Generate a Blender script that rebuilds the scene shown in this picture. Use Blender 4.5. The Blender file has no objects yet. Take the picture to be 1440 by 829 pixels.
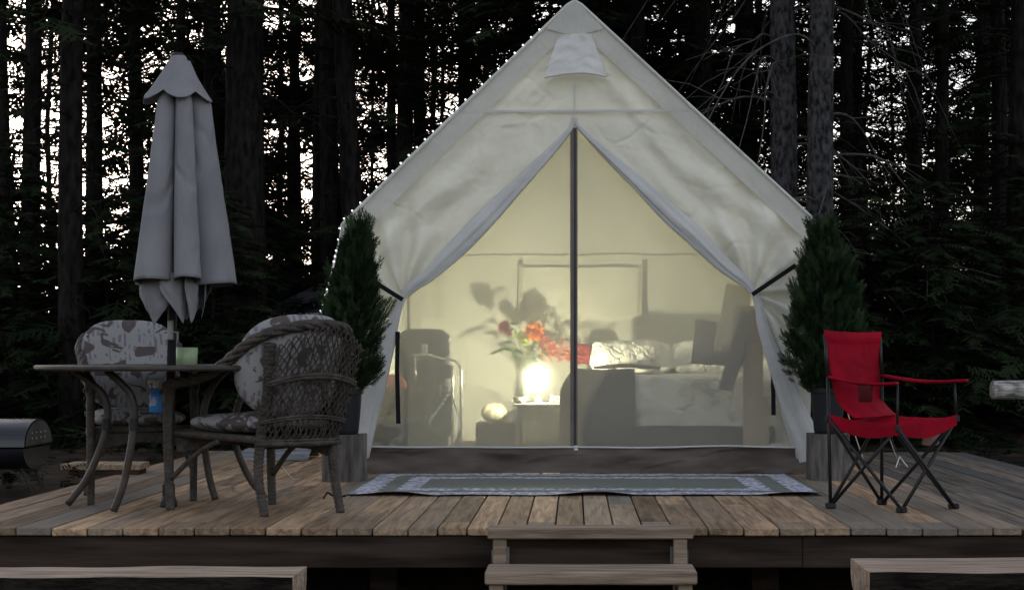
import bpy, math, random
import numpy as np
from mathutils import Vector, Matrix, noise
random.seed(7)
R = math.radians
sc = bpy.context.scene
C = sc.collection
F, CX, HY, H = 2050.0, 808.0, 500.0, 0.80

def P(px, py, D):
    return Vector(((px-CX)*D/F, D, H+(HY-py)*D/F))
def G(px, py, z=0.0):
    D = (H-z)*F/(py-HY)
    return Vector(((px-CX)*D/F, D, z))

# ------------------------------------------------------------------ materials
def new_mat(name):
    m = bpy.data.materials.new(name); m.use_nodes = True
    nt = m.node_tree; nt.nodes.clear()
    return m, nt, nt.nodes, nt.links
def mat(name, c1, c2=None, rough=0.8, scale=6.0, stretch=(1,1,1), bump=0.0, bscale=None, detail=6, metal=0.0,
        tint=0.0, spec=0.3, trans=0.0, c3=None, lo=0.35, hi=0.65, distort=0.0, wave=None, coords='Object', tcol=None, ridged=False, crease=0.0, cs=3.0):
    trn=None
    m, nt, N, L = new_mat(name)
    out = N.new('ShaderNodeOutputMaterial'); b = N.new('ShaderNodeBsdfPrincipled')
    b.inputs['Roughness'].default_value = rough; b.inputs['Metallic'].default_value = metal
    b.inputs['Specular IOR Level'].default_value = spec
    tc = N.new('ShaderNodeTexCoord'); mp = N.new('ShaderNodeMapping'); mp.inputs['Scale'].default_value = stretch
    L.new(tc.outputs[coords], mp.inputs['Vector'])
    nz = N.new('ShaderNodeTexNoise'); nz.inputs['Scale'].default_value = scale; nz.inputs['Detail'].default_value = detail
    nz.inputs['Distortion'].default_value = distort
    L.new(mp.outputs['Vector'], nz.inputs['Vector'])
    rp = N.new('ShaderNodeValToRGB'); rp.color_ramp.elements[0].position = lo; rp.color_ramp.elements[1].position = hi
    rp.color_ramp.elements[0].color = (*c1, 1); rp.color_ramp.elements[1].color = (*(c2 or c1), 1)
    if c3:
        e = rp.color_ramp.elements.new((lo+hi)/2); e.color = (*c3, 1)
    L.new(nz.outputs['Fac'], rp.inputs['Fac'])
    col = rp.outputs['Color']
    if tint:
        at = N.new('ShaderNodeAttribute'); at.attribute_name = 'rnd'
        # shift the grain from piece to piece and change its brightness
        ad = N.new('ShaderNodeVectorMath'); ad.operation = 'ADD'
        ml = N.new('ShaderNodeMath'); ml.operation = 'MULTIPLY'; ml.inputs[1].default_value = 37.0
        L.new(at.outputs['Fac'], ml.inputs[0]); L.new(mp.outputs['Vector'], ad.inputs[0]); L.new(ml.outputs[0], ad.inputs[1])
        L.new(ad.outputs[0], nz.inputs['Vector'])
        mr = N.new('ShaderNodeMapRange'); mr.inputs['To Min'].default_value = 1-tint; mr.inputs['To Max'].default_value = 1+tint
        L.new(at.outputs['Fac'], mr.inputs['Value'])
        hs = N.new('ShaderNodeHueSaturation')
        L.new(mr.outputs[0], hs.inputs['Value']); L.new(col, hs.inputs['Color']); col = hs.outputs['Color']
        if tcol:
            mx = N.new('ShaderNodeMix'); mx.data_type = 'RGBA'
            fr = N.new('ShaderNodeMath'); fr.operation = 'FRACT'
            m7 = N.new('ShaderNodeMath'); m7.operation = 'MULTIPLY'; m7.inputs[1].default_value = 7.31
            L.new(at.outputs['Fac'], m7.inputs[0]); L.new(m7.outputs[0], fr.inputs[0])
            pw = N.new('ShaderNodeMath'); pw.operation = 'POWER'; pw.inputs[1].default_value = 2.2
            L.new(fr.outputs[0], pw.inputs[0])
            L.new(pw.outputs[0], mx.inputs[0]); L.new(col, mx.inputs[6]); mx.inputs[7].default_value = (*tcol, 1); col = mx.outputs[2]
    L.new(col, b.inputs['Base Color'])
    if bump and ridged:
        nb = N.new('ShaderNodeTexNoise'); nb.noise_type='RIDGED_MULTIFRACTAL'; nb.inputs['Scale'].default_value = bscale; nb.inputs['Detail'].default_value = 3; nb.inputs['Distortion'].default_value=.6
        L.new(mp.outputs['Vector'], nb.inputs['Vector'])
        bp = N.new('ShaderNodeBump'); bp.inputs['Strength'].default_value = bump; bp.inputs['Distance'].default_value = 0.05
        L.new(nb.outputs['Fac'], bp.inputs['Height']); L.new(bp.outputs[0], b.inputs['Normal']); trn=bp.outputs[0]
    elif bump:
        nb = N.new('ShaderNodeTexNoise'); nb.inputs['Scale'].default_value = bscale or scale*3; nb.inputs['Detail'].default_value = 5
        L.new(mp.outputs['Vector'], nb.inputs['Vector'])
        bp = N.new('ShaderNodeBump'); bp.inputs['Strength'].default_value = bump; bp.inputs['Distance'].default_value = 0.02
        L.new(nb.outputs['Fac'], bp.inputs['Height']); L.new(bp.outputs[0], b.inputs['Normal'])
    if crease:
        # pressed-in fold lines: edges of a distorted cell pattern
        nd_ = N.new('ShaderNodeTexNoise'); nd_.inputs['Scale'].default_value = cs*.6; nd_.inputs['Detail'].default_value = 3
        va = N.new('ShaderNodeVectorMath'); va.operation='MULTIPLY_ADD'; va.inputs[1].default_value=(.55,.55,.55)
        L.new(mp.outputs['Vector'], nd_.inputs['Vector']); L.new(nd_.outputs['Color'], va.inputs[0]); L.new(mp.outputs['Vector'], va.inputs[2])
        vo = N.new('ShaderNodeTexVoronoi'); vo.feature='DISTANCE_TO_EDGE'; vo.inputs['Scale'].default_value = cs; L.new(va.outputs[0], vo.inputs['Vector'])
        mr2 = N.new('ShaderNodeMapRange'); mr2.interpolation_type='SMOOTHSTEP'; mr2.inputs['From Max'].default_value=.10; L.new(vo.outputs['Distance'], mr2.inputs['Value'])
        n3 = N.new('ShaderNodeTexNoise'); n3.inputs['Scale'].default_value = cs*.9; L.new(mp.outputs['Vector'], n3.inputs['Vector'])
        m3 = N.new('ShaderNodeMath'); m3.operation='MULTIPLY'; L.new(mr2.outputs[0], m3.inputs[0]); mr4 = N.new('ShaderNodeMapRange'); mr4.inputs['From Min'].default_value=.42; mr4.inputs['From Max'].default_value=.62; L.new(n3.outputs['Fac'], mr4.inputs['Value']); L.new(mr4.outputs[0], m3.inputs[1])
        b2 = N.new('ShaderNodeBump'); b2.inputs['Strength'].default_value = crease; b2.inputs['Distance'].default_value = .03
        L.new(m3.outputs[0], b2.inputs['Height'])
        if bump: L.new(bp.outputs[0], b2.inputs['Normal'])
        L.new(b2.outputs[0], b.inputs['Normal']); trn = b2.outputs[0]
    sh = b.outputs[0]
    if trans:
        t = N.new('ShaderNodeBsdfTranslucent'); L.new(col, t.inputs['Color'])
        if trn: L.new(trn, t.inputs['Normal'])
        mx = N.new('ShaderNodeMixShader'); mx.inputs[0].default_value = trans
        L.new(sh, mx.inputs[1]); L.new(t.outputs[0], mx.inputs[2]); sh = mx.outputs[0]
    L.new(sh, out.inputs['Surface'])
    return m

M = {}
M['deck'] = mat('deck_wood', (.155,.10,.06), (.385,.26,.155), rough=.75, scale=3.5, stretch=(9,.7,9), bump=.45, bscale=9, tint=.5, tcol=(.16,.15,.13), distort=.6)
M['wing'] = mat('weathered_wood', (.06,.05,.042), (.17,.135,.10), rough=.8, scale=3.5, stretch=(9,.7,9), bump=.3, bscale=9, tint=.45, tcol=(.07,.068,.065))
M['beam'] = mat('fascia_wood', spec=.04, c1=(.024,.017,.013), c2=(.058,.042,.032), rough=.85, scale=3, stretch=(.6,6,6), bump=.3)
M['step'] = mat('step_wood', (.15,.11,.076), (.31,.235,.17), rough=.8, scale=4, stretch=(.7,8,8), bump=.35, tint=.15)
M['split'] = mat('split_log', (.20,.145,.105), (.42,.32,.24), rough=.85, scale=4, stretch=(.6,7,7), bump=.6, distort=.8)
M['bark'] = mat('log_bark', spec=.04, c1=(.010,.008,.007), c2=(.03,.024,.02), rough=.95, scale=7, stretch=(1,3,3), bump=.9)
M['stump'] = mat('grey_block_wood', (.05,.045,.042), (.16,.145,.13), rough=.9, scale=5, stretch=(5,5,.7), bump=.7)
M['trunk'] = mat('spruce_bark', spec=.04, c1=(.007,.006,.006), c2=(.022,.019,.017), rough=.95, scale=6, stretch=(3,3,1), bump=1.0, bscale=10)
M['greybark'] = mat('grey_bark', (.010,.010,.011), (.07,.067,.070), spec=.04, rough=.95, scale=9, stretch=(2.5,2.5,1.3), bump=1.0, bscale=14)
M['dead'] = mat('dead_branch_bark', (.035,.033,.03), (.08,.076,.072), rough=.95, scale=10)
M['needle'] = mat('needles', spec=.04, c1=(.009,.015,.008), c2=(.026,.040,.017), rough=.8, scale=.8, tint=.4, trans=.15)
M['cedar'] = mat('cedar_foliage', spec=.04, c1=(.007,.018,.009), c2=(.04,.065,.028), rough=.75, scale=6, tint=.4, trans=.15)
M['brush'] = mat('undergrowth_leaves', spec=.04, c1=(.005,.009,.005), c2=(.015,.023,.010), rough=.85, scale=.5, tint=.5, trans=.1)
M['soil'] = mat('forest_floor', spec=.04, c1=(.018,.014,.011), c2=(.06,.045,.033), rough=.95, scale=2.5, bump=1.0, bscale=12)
M['canvas'] = mat('tent_canvas', (.70,.70,.65), (.77,.77,.72), rough=.9, scale=2.2, bump=.35, bscale=7, stretch=(1,1,1.4), crease=.34, cs=2.3, trans=.35, spec=.1, detail=9)
M['hem'] = mat('hem_canvas', (.68,.68,.64), (.74,.74,.70), rough=.9, scale=3, bump=.4, bscale=9, crease=.12, cs=3.5, trans=.46, spec=.1)
M['canvas2'] = mat('double_canvas', (.62,.62,.60), (.70,.70,.68), rough=.9, scale=3, bump=.5, bscale=7, crease=.12, cs=4, trans=.24, spec=.1)
M['canvas_in'] = mat('wall_canvas', (.72,.72,.62), (.78,.78,.68), rough=.9, scale=2, bump=.5, bscale=4, trans=.25, spec=.1)
M['skirt'] = mat('brown_sod_cloth', (.070,.052,.044), (.135,.105,.090), rough=.8, scale=3, stretch=(1,1,4), bump=.6, bscale=2.2, ridged=True)
M['umb'] = mat('umbrella_cloth', (.20,.198,.212), (.26,.257,.268), rough=.95, scale=5, bump=.3, bscale=6, crease=.35, cs=3.2, stretch=(1,1,.5), trans=.05, spec=.1)
M['black'] = mat('black_metal', (.010,.010,.011), (.016,.016,.017), rough=.45, scale=9)
M['strap'] = mat('black_webbing', (.008,.008,.009), rough=.9)
M['wicker'] = mat('brown_wicker', (.028,.022,.017), (.065,.052,.041), rough=.6, scale=22, bump=.6, bscale=70, spec=.4)
M['tubebrown'] = mat('brown_metal', (.034,.027,.022), (.06,.05,.042), rough=.5, scale=14, spec=.4)
M['red'] = mat('red_polyester', (.20,.0006,.010), (.35,.0010,.017), spec=.12, rough=.7, scale=5, bump=.5, bscale=14, trans=.05)
M['darkred'] = mat('dark_mesh_cup', (.08,.004,.01), rough=.8)
M['pink'] = mat('pink_pouch', (.42,.25,.23), rough=.8)
M['pot'] = mat('black_pot', (.010,.011,.014), rough=.6)
M['grill'] = mat('black_enamel', (.008,.009,.014), (.014,.015,.022), rough=.25, scale=3, spec=.6)
M['steel'] = mat('brushed_steel', (.10,.10,.10), (.22,.22,.22), rough=.45, metal=.6, scale=8)
M['chrome'] = mat('pale_metal_tube', (.9,.9,.86), rough=.22, metal=.9)
M['rope'] = mat('white_rope', (.6,.58,.54), (.75,.73,.7), rough=.9, scale=60)
M['white'] = mat('white_plastic', (.75,.75,.77), rough=.4)
M['blue'] = mat('blue_plastic', (.05,.24,.75), (.08,.32,.85), rough=.25, scale=9)
M['pinkish'] = mat('red_print', (.5,.05,.08), rough=.5)
M['linen'] = mat('white_linen', (.78,.77,.71), (.86,.85,.79), rough=.9, scale=5, bump=.5, bscale=9, crease=.8, cs=6)
M['blanket'] = mat('dark_blanket', (.05,.042,.04), (.11,.09,.085), rough=.95, scale=9, bump=.8)
M['redpillow'] = mat('red_pillow', (.16,.015,.015), (.34,.03,.03), rough=.9, scale=9)
M['bedbase'] = mat('bed_base_cloth', (.06,.058,.055), (.09,.085,.08), rough=.9)
M['pine'] = mat('pine_board', (.40,.31,.23), (.50,.40,.30), rough=.7, scale=4, stretch=(6,6,.8), bump=.15)
M['darkboard'] = mat('dark_board', (.17,.15,.125), (.24,.21,.175), rough=.7, scale=4, stretch=(6,6,.8))
M['palepanel'] = mat('pale_acrylic_panel', (.6,.57,.48), rough=.5, trans=.5)
M['grey'] = mat('grey_upholstery', (.10,.10,.10), (.16,.16,.155), rough=.95, scale=8)
M['brownwool'] = mat('brown_throw', (.07,.045,.035), (.16,.11,.08), rough=.95, scale=5, stretch=(1,1,10))
M['salmon'] = mat('salmon_cushion', (.55,.16,.12), rough=.9)
M['navy'] = mat('dark_blue_plastic', (.03,.035,.055), (.05,.055,.08), rough=.6)
M['candle'] = mat('candle_wax', (.75,.74,.66), rough=.5)
M['basket'] = mat('pale_knit', (.35,.33,.22), (.7,.66,.5), rough=.9, scale=7, stretch=(5,5,1), bump=.8)
M['darkbox'] = mat('dark_box', (.05,.05,.045), (.08,.08,.07), rough=.8)
M['zip'] = mat('zip_tape', (.13,.11,.10), (.17,.15,.14), rough=.8)
M['zipteeth'] = mat('zip_teeth', (.03,.028,.028), rough=.4)
M['shed'] = mat('dark_roofing', (.035,.034,.04), (.05,.05,.056), rough=.8, scale=5)
M['palefascia'] = mat('pale_fascia', (.25,.27,.30), rough=.7)
M['tarp'] = mat('grey_tarp', (.10,.105,.115), (.26,.27,.29), rough=.7, scale=4, stretch=(1,4,8), bump=.6)
M['birch'] = mat('pale_peeled_wood', (.14,.13,.12), (.55,.53,.48), rough=.9, scale=9, stretch=(1,3,3), bump=.6)
M['rose'] = mat('dark_rose', (.20,.02,.03), (.35,.05,.06), rough=.8, scale=20, trans=.25)
M['orange'] = mat('orange_bloom', (.65,.22,.06), (.8,.35,.12), rough=.8, scale=20, trans=.4)
M['redleaf'] = mat('red_leaf', (.5,.06,.03), (.7,.14,.06), rough=.8, scale=20, trans=.45)
M['leaf'] = mat('leaf_green', (.03,.07,.02), (.10,.16,.05), rough=.7, scale=20, trans=.35)
M['lime'] = mat('lime_bloom', (.35,.42,.12), (.5,.55,.2), rough=.8, scale=20, trans=.4)
M['cord'] = mat('thin_cord', (.42,.40,.33), rough=.9)

# cushion print: pale cloth with overlapping grey and brown leaves
def cushion_mat():
    m, nt, N, L = new_mat('leaf_print_cloth')
    out = N.new('ShaderNodeOutputMaterial'); b = N.new('ShaderNodeBsdfPrincipled'); b.inputs['Roughness'].default_value = .9
    tc = N.new('ShaderNodeTexCoord')
    n1 = N.new('ShaderNodeTexNoise'); n1.inputs['Scale'].default_value = 9; n1.inputs['Detail'].default_value = 1.5; n1.inputs['Distortion'].default_value = 1.6
    n2 = N.new('ShaderNodeTexNoise'); n2.inputs['Scale'].default_value = 7; n2.inputs['Detail'].default_value = 1.0; n2.inputs['Distortion'].default_value = 2.2
    mp = N.new('ShaderNodeMapping'); mp.inputs['Location'].default_value = (5,3,8); mp.inputs['Rotation'].default_value = (.4,.5,.7)
    wv = N.new('ShaderNodeTexWave'); wv.inputs['Scale'].default_value = 11; wv.inputs['Distortion'].default_value = 2; wv.inputs['Detail'].default_value = 0
    for n in (n1, wv): L.new(tc.outputs['Object'], n.inputs['Vector'])
    L.new(tc.outputs['Object'], mp.inputs[0]); L.new(mp.outputs[0], n2.inputs['Vector'])
    def step(src, a, bb):
        r = N.new('ShaderNodeMapRange'); r.inputs['From Min'].default_value = a; r.inputs['From Max'].default_value = bb
        L.new(src, r.inputs['Value']); return r.outputs[0]
    def mix(f, a, bcol):
        x = N.new('ShaderNodeMix'); x.data_type = 'RGBA'; L.new(f, x.inputs[0])
        if isinstance(a, tuple): x.inputs[6].default_value = (*a,1)
        else: L.new(a, x.inputs[6])
        if isinstance(bcol, tuple): x.inputs[7].default_value = (*bcol,1)
        else: L.new(bcol, x.inputs[7])
        return x.outputs[2]
    stripes = mix(step(wv.outputs['Fac'], .40, .60), (.15,.14,.15), (.26,.25,.26))
    a = mix(step(n1.outputs['Fac'], .50, .53), (.25,.25,.247), stripes)
    c = mix(step(n2.outputs['Fac'], .55, .58), a, (.075,.058,.056))
    L.new(c, b.inputs['Base Color']); L.new(b.outputs[0], out.inputs[0]); return m
M['print'] = cushion_mat()

def rug_mat():
    m, nt, N, L = new_mat('woven_rug')
    out = N.new('ShaderNodeOutputMaterial'); b = N.new('ShaderNodeBsdfPrincipled'); b.inputs['Roughness'].default_value = .9
    at = N.new('ShaderNodeAttribute'); at.attribute_name = 'rnd'
    tc = N.new('ShaderNodeTexCoord')
    n1 = N.new('ShaderNodeTexNoise'); n1.inputs['Scale'].default_value = 30; n1.inputs['Detail'].default_value = 3
    L.new(tc.outputs['Object'], n1.inputs['Vector'])
    r1 = N.new('ShaderNodeValToRGB'); r1.color_ramp.elements[0].position=.42; r1.color_ramp.elements[1].position=.55
    r1.color_ramp.elements[0].color=(.15,.165,.23,1); r1.color_ramp.elements[1].color=(.50,.52,.60,1)
    r2 = N.new('ShaderNodeValToRGB'); r2.color_ramp.elements[0].color=(.085,.095,.088,1); r2.color_ramp.elements[1].color=(.15,.165,.15,1)
    L.new(n1.outputs['Fac'], r1.inputs[0]); L.new(n1.outputs['Fac'], r2.inputs[0])
    x = N.new('ShaderNodeMix'); x.data_type='RGBA'
    gt = N.new('ShaderNodeMath'); gt.operation='GREATER_THAN'; gt.inputs[1].default_value=.5
    L.new(at.outputs['Fac'], gt.inputs[0]); L.new(gt.outputs[0], x.inputs[0]); L.new(r2.outputs[0], x.inputs[6]); L.new(r1.outputs[0], x.inputs[7])
    L.new(x.outputs[2], b.inputs['Base Color']); L.new(b.outputs[0], out.inputs[0]); return m
M['rug'] = rug_mat()

def screen_mat(open_=.56):
    m, nt, N, L = new_mat('insect_mesh')
    out = N.new('ShaderNodeOutputMaterial')
    tr = N.new('ShaderNodeBsdfTransparent'); d = N.new('ShaderNodeBsdfDiffuse'); t = N.new('ShaderNodeBsdfTranslucent')
    d.inputs[0].default_value = (.62,.61,.56,1); t.inputs[0].default_value = (.7,.68,.58,1)
    m1 = N.new('ShaderNodeMixShader'); m1.inputs[0].default_value = .45
    L.new(d.outputs[0], m1.inputs[1]); L.new(t.outputs[0], m1.inputs[2])
    rf=N.new('ShaderNodeBsdfRefraction'); rf.inputs['Roughness'].default_value=.38; rf.inputs['IOR'].default_value=1.35
    m0=N.new('ShaderNodeMixShader'); m0.inputs[0].default_value=.03; L.new(m1.outputs[0],m0.inputs[1]); L.new(rf.outputs[0],m0.inputs[2]); m1=m0
    m2 = N.new('ShaderNodeMixShader'); m2.inputs[0].default_value = open_
    L.new(m1.outputs[0], m2.inputs[1]); L.new(tr.outputs[0], m2.inputs[2]); L.new(m2.outputs[0], out.inputs[0])
    return m
M['screen'] = screen_mat()
def emit(name, c, s):
    m, nt, N, L = new_mat(name)
    out = N.new('ShaderNodeOutputMaterial'); e = N.new('ShaderNodeEmission')
    e.inputs[0].default_value = (*c,1); e.inputs[1].default_value = s; L.new(e.outputs[0], out.inputs[0]); return m
M['lamp'] = emit('lit_globe', (1.0,.94,.64), 450)
M['bulb'] = emit('tiny_bulb', (.95,.96,1.0), .8)
def glass(name, c, rough=.1, tr=.7):
    m, nt, N, L = new_mat(name)
    out = N.new('ShaderNodeOutputMaterial'); b = N.new('ShaderNodeBsdfPrincipled')
    b.inputs['Base Color'].default_value=(*c,1); b.inputs['Roughness'].default_value=rough
    t = N.new('ShaderNodeBsdfTransparent'); t.inputs[0].default_value=(*[min(1,x*1.4) for x in c],1)
    mx = N.new('ShaderNodeMixShader'); mx.inputs[0].default_value=tr
    L.new(b.outputs[0], mx.inputs[1]); L.new(t.outputs[0], mx.inputs[2]); L.new(mx.outputs[0], out.inputs[0]); return m
M['glass'] = glass('clear_glass', (.6,.65,.6))
M['greenglass'] = glass('green_glass', (.34,.44,.25), .25, .25)

# ------------------------------------------------------------------ mesh builder
class MB:
    def __init__(s): s.v=[]; s.f=[]; s.r=[]; s.cur=0.5
    def add(s, vs, fs):
        o=len(s.v); s.v.extend([tuple(v) for v in vs]); s.r.extend([s.cur]*len(vs))
        s.f.extend([tuple(i+o for i in f) for f in fs]); return s
    def box(s, c, d, rot=None, rnd=None):
        if rnd is not None: s.cur=rnd
        hx,hy,hz=d[0]/2,d[1]/2,d[2]/2
        vs=[Vector((x,y,z)) for x in(-hx,hx) for y in(-hy,hy) for z in(-hz,hz)]
        if rot is not None: vs=[rot@v for v in vs]
        c=Vector(c); vs=[v+c for v in vs]
        return s.add(vs,[(0,1,3,2),(4,6,7,5),(0,4,5,1),(2,3,7,6),(0,2,6,4),(1,5,7,3)])
    def bbox(s, c, d, bev=.004, rot=None, rnd=None):
        # box with chamfered long edges
        if rnd is not None: s.cur=rnd
        hx,hy,hz=d[0]/2,d[1]/2,d[2]/2; b=min(bev,hx*.4,hy*.4,hz*.4)
        vs=[];idx={}
        for sx in(-1,1):
            for sy in(-1,1):
                for sz in(-1,1):
                    for a in range(3):
                        p=[sx*hx,sy*hy,sz*hz]
                        for q in range(3):
                            if q!=a: p[q]-=b*(1 if p[q]>0 else -1)
                        idx[(sx,sy,sz,a)]=len(vs); vs.append(Vector(p))
        fs=[]
        for a in range(3):
            o=[q for q in range(3) if q!=a]
            for sg in(-1,1):
                ring=[]
                for (p,q) in((-1,-1),(1,-1),(1,1),(-1,1)):
                    k=[0,0,0];k[a]=sg;k[o[0]]=p;k[o[1]]=q; ring.append(idx[(*k,a)])
                if (sg>0)==(a==1): ring.reverse()
                fs.append(ring)
            # edges parallel to axis a
            for p in(-1,1):
                for q in(-1,1):
                    k1=[0,0,0];k2=[0,0,0];k1[a]=-1;k2[a]=1
                    for k in(k1,k2):k[o[0]]=p;k[o[1]]=q
                    ring=[idx[(*k1,o[0])],idx[(*k2,o[0])],idx[(*k2,o[1])],idx[(*k1,o[1])]]
                    if (p*q>0)==(a!=1): ring.reverse()
                    fs.append(ring)
        for sx in(-1,1):
            for sy in(-1,1):
                for sz in(-1,1):
                    fs.append([idx[(sx,sy,sz,0)],idx[(sx,sy,sz,1)],idx[(sx,sy,sz,2)]] if sx*sy*sz>0 else [idx[(sx,sy,sz,0)],idx[(sx,sy,sz,2)],idx[(sx,sy,sz,1)]])
        if rot is not None: vs=[rot@v for v in vs]
        c=Vector(c); return s.add([v+c for v in vs],fs)
    def beam(s, a, b, w, h, up=(0,0,1)):
        a,b=Vector(a),Vector(b); d=(b-a); L=d.length; y=d.normalized(); x=y.cross(Vector(up)).normalized(); z=x.cross(y)
        rot=Matrix((x,y,z)).transposed()
        return s.bbox((a+b)/2,(w,L,h),min(w,h)*.12,rot)
    def tube(s, pts, rad, n=8, cap=True):
        pts=[Vector(p) for p in pts]; m=len(pts)
        if not hasattr(rad,'__len__'): rad=[rad]*m
        t0=(pts[1]-pts[0]).normalized(); ref=Vector((0,0,1)) if abs(t0.z)<.9 else Vector((1,0,0))
        nrm=t0.cross(ref).normalized(); vs=[];fs=[]
        for i,p in enumerate(pts):
            t=(pts[min(i+1,m-1)]-pts[max(i-1,0)])
            if t.length<1e-9: t=t0
            t.normalize(); nrm=(nrm-t*nrm.dot(t)).normalized(); bi=t.cross(nrm)
            for k in range(n):
                a=2*math.pi*k/n; vs.append(p+(nrm*math.cos(a)+bi*math.sin(a))*rad[i])
        for i in range(m-1):
            for k in range(n):
                k2=(k+1)%n; fs.append((i*n+k,i*n+k2,(i+1)*n+k2,(i+1)*n+k))
        if cap: fs.append(tuple(range(n-1,-1,-1))); fs.append(tuple(range((m-1)*n,m*n)))
        return s.add(vs,fs)
    def lathe(s, prof, c=(0,0,0), n=24, cap=True, M4=None):
        vs=[];fs=[];m=len(prof)
        for (r,z) in prof:
            for k in range(n):
                a=2*math.pi*k/n; v=Vector((r*math.cos(a),r*math.sin(a),z))
                if M4 is not None: v=M4@v
                vs.append(v+Vector(c))
        for i in range(m-1):
            for k in range(n):
                k2=(k+1)%n; fs.append((i*n+k,i*n+k2,(i+1)*n+k2,(i+1)*n+k))
        if cap: fs.append(tuple(range(n-1,-1,-1))); fs.append(tuple(range((m-1)*n,m*n)))
        return s.add(vs,fs)
    def grid(s, fn, nu, nv, closed=False):
        vs=[fn(i/nu,j/nv) for j in range(nv+1) for i in range(nu if closed else nu+1)]
        W=nu if closed else nu+1; fs=[]
        for j in range(nv):
            for i in range(nu):
                i2=(i+1)%W; fs.append((j*W+i,j*W+i2,(j+1)*W+i2,(j+1)*W+i))
        return s.add(vs,fs)
    def build(s, name, m, parent=None, smooth=False, **kw):
        me=bpy.data.meshes.new(name); me.from_pydata(s.v,[],s.f); me.materials.append(m)
        at=me.attributes.new('rnd','FLOAT','POINT'); at.data.foreach_set('value',s.r)
        if smooth: me.polygons.foreach_set('use_smooth',[True]*len(me.polygons))
        me.update()
        o=bpy.data.objects.new(name,me); C.objects.link(o)
        if parent is not None:
            o.parent=parent; 
            if kw.pop('world',True): o.matrix_parent_inverse=parent.matrix_world.inverted()
        for k,v in kw.items(): o[k]=v
        return o

def thing(name, label, cat, loc=(0,0,0), rz=0.0, group=None):
    o=bpy.data.objects.new(name,None); C.objects.link(o); o.empty_display_size=.1
    o.location=loc; o.rotation_euler=(0,0,rz); o.matrix_world=Matrix.LocRotScale(Vector(loc),Matrix.Rotation(rz,3,'Z'),None)
    o['label']=label; o['category']=cat
    if group: o['group']=group
    return o
def tag(o,label,cat,group=None):
    o['label']=label; o['category']=cat
    if group: o['group']=group
    return o
def structure(o): o['kind']='structure'; return o
def catmull(pts, n=8):
    pts=[Vector(p) for p in pts]; q=[2*pts[0]-pts[1]]+pts+[2*pts[-1]-pts[-2]]; out=[]
    for i in range(1,len(q)-2):
        for k in range(n):
            t=k/n; a,b,c,d=q[i-1],q[i],q[i+1],q[i+2]
            out.append(.5*((2*b)+(c-a)*t+(2*a-5*b+4*c-d)*t*t+(3*b-a-3*c+d)*t*t*t))
    out.append(pts[-1]); return out
def resample(pts, n):
    pts=[Vector(p) for p in pts]; L=[0]
    for a,b in zip(pts,pts[1:]): L.append(L[-1]+(b-a).length)
    out=[];j=0
    for i in range(n):
        t=L[-1]*i/(n-1)
        while j<len(pts)-2 and L[j+1]<t: j+=1
        u=(t-L[j])/max(1e-9,L[j+1]-L[j]); out.append(pts[j].lerp(pts[j+1],min(1,max(0,u))))
    return out
def braid(mb, path, Rr, strands=4, pitch=.06, n=6, thick=.6):
    L=sum((b-a).length for a,b in zip(path,path[1:])); N_=max(12,int(L/(pitch/7))); pts=resample(path,N_)
    for s_ in range(strands):
        out=[];nrm=None
        for i,p in enumerate(pts):
            t=(pts[min(i+1,N_-1)]-pts[max(i-1,0)]).normalized()
            if nrm is None: nrm=t.cross(Vector((0,0,1)) if abs(t.z)<.9 else Vector((1,0,0))).normalized()
            nrm=(nrm-t*nrm.dot(t)).normalized(); bi=t.cross(nrm)
            a=2*math.pi*(s_/strands+ (L*i/(N_-1))/pitch/ strands*1.0)
            out.append(p+(nrm*math.cos(a)+bi*math.sin(a))*Rr*.5)
        mb.tube(out,Rr*thick,n)
    return mb
def wrapped(mb, path, rad, pitch=.012, n=10, amp=.10):
    L=sum((b-a).length for a,b in zip(path,path[1:])); N_=max(8,int(L/(pitch/3))); pts=resample(path,N_)
    rr=[]
    for i in range(N_):
        r = rad(i/(N_-1)) if callable(rad) else rad
        rr.append(r*(1+amp*math.sin(2*math.pi*(L*i/(N_-1))/pitch)))
    mb.tube(pts,rr,n); return mb

# ------------------------------------------------------------------ setting: ground
def ground_z(x,y):
    t=min(1,max(0,(y-7.2)/2.5)); base=-.46+.36*t*t*(3-2*t)
    if y>14: base+= .02*(y-14)
    return base+ .05*noise.noise(Vector((x*.5,y*.5,0)))+ (.25*noise.noise(Vector((x*.11,y*.11,3))) if y>15 else 0)
g=MB()
xs=list(np.linspace(-160,-14,20))+list(np.linspace(-12,12,90))+list(np.linspace(14,160,20))
ys=list(np.linspace(-30,3,8))+list(np.linspace(3.5,28,90))+list(np.linspace(30,240,20))
W=len(xs)
def gz(x,y):
    z=ground_z(x,y)
    if -3.2<x<3.4 and 6.7<y<12.6: z=min(z,-.30)
    return z
g.add([(x,y,gz(x,y)) for y in ys for x in xs],[(j*W+i,j*W+i+1,(j+1)*W+i+1,(j+1)*W+i) for j in range(len(ys)-1) for i in range(W-1)])
structure(g.build('ground',M['soil'],smooth=True))

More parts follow.
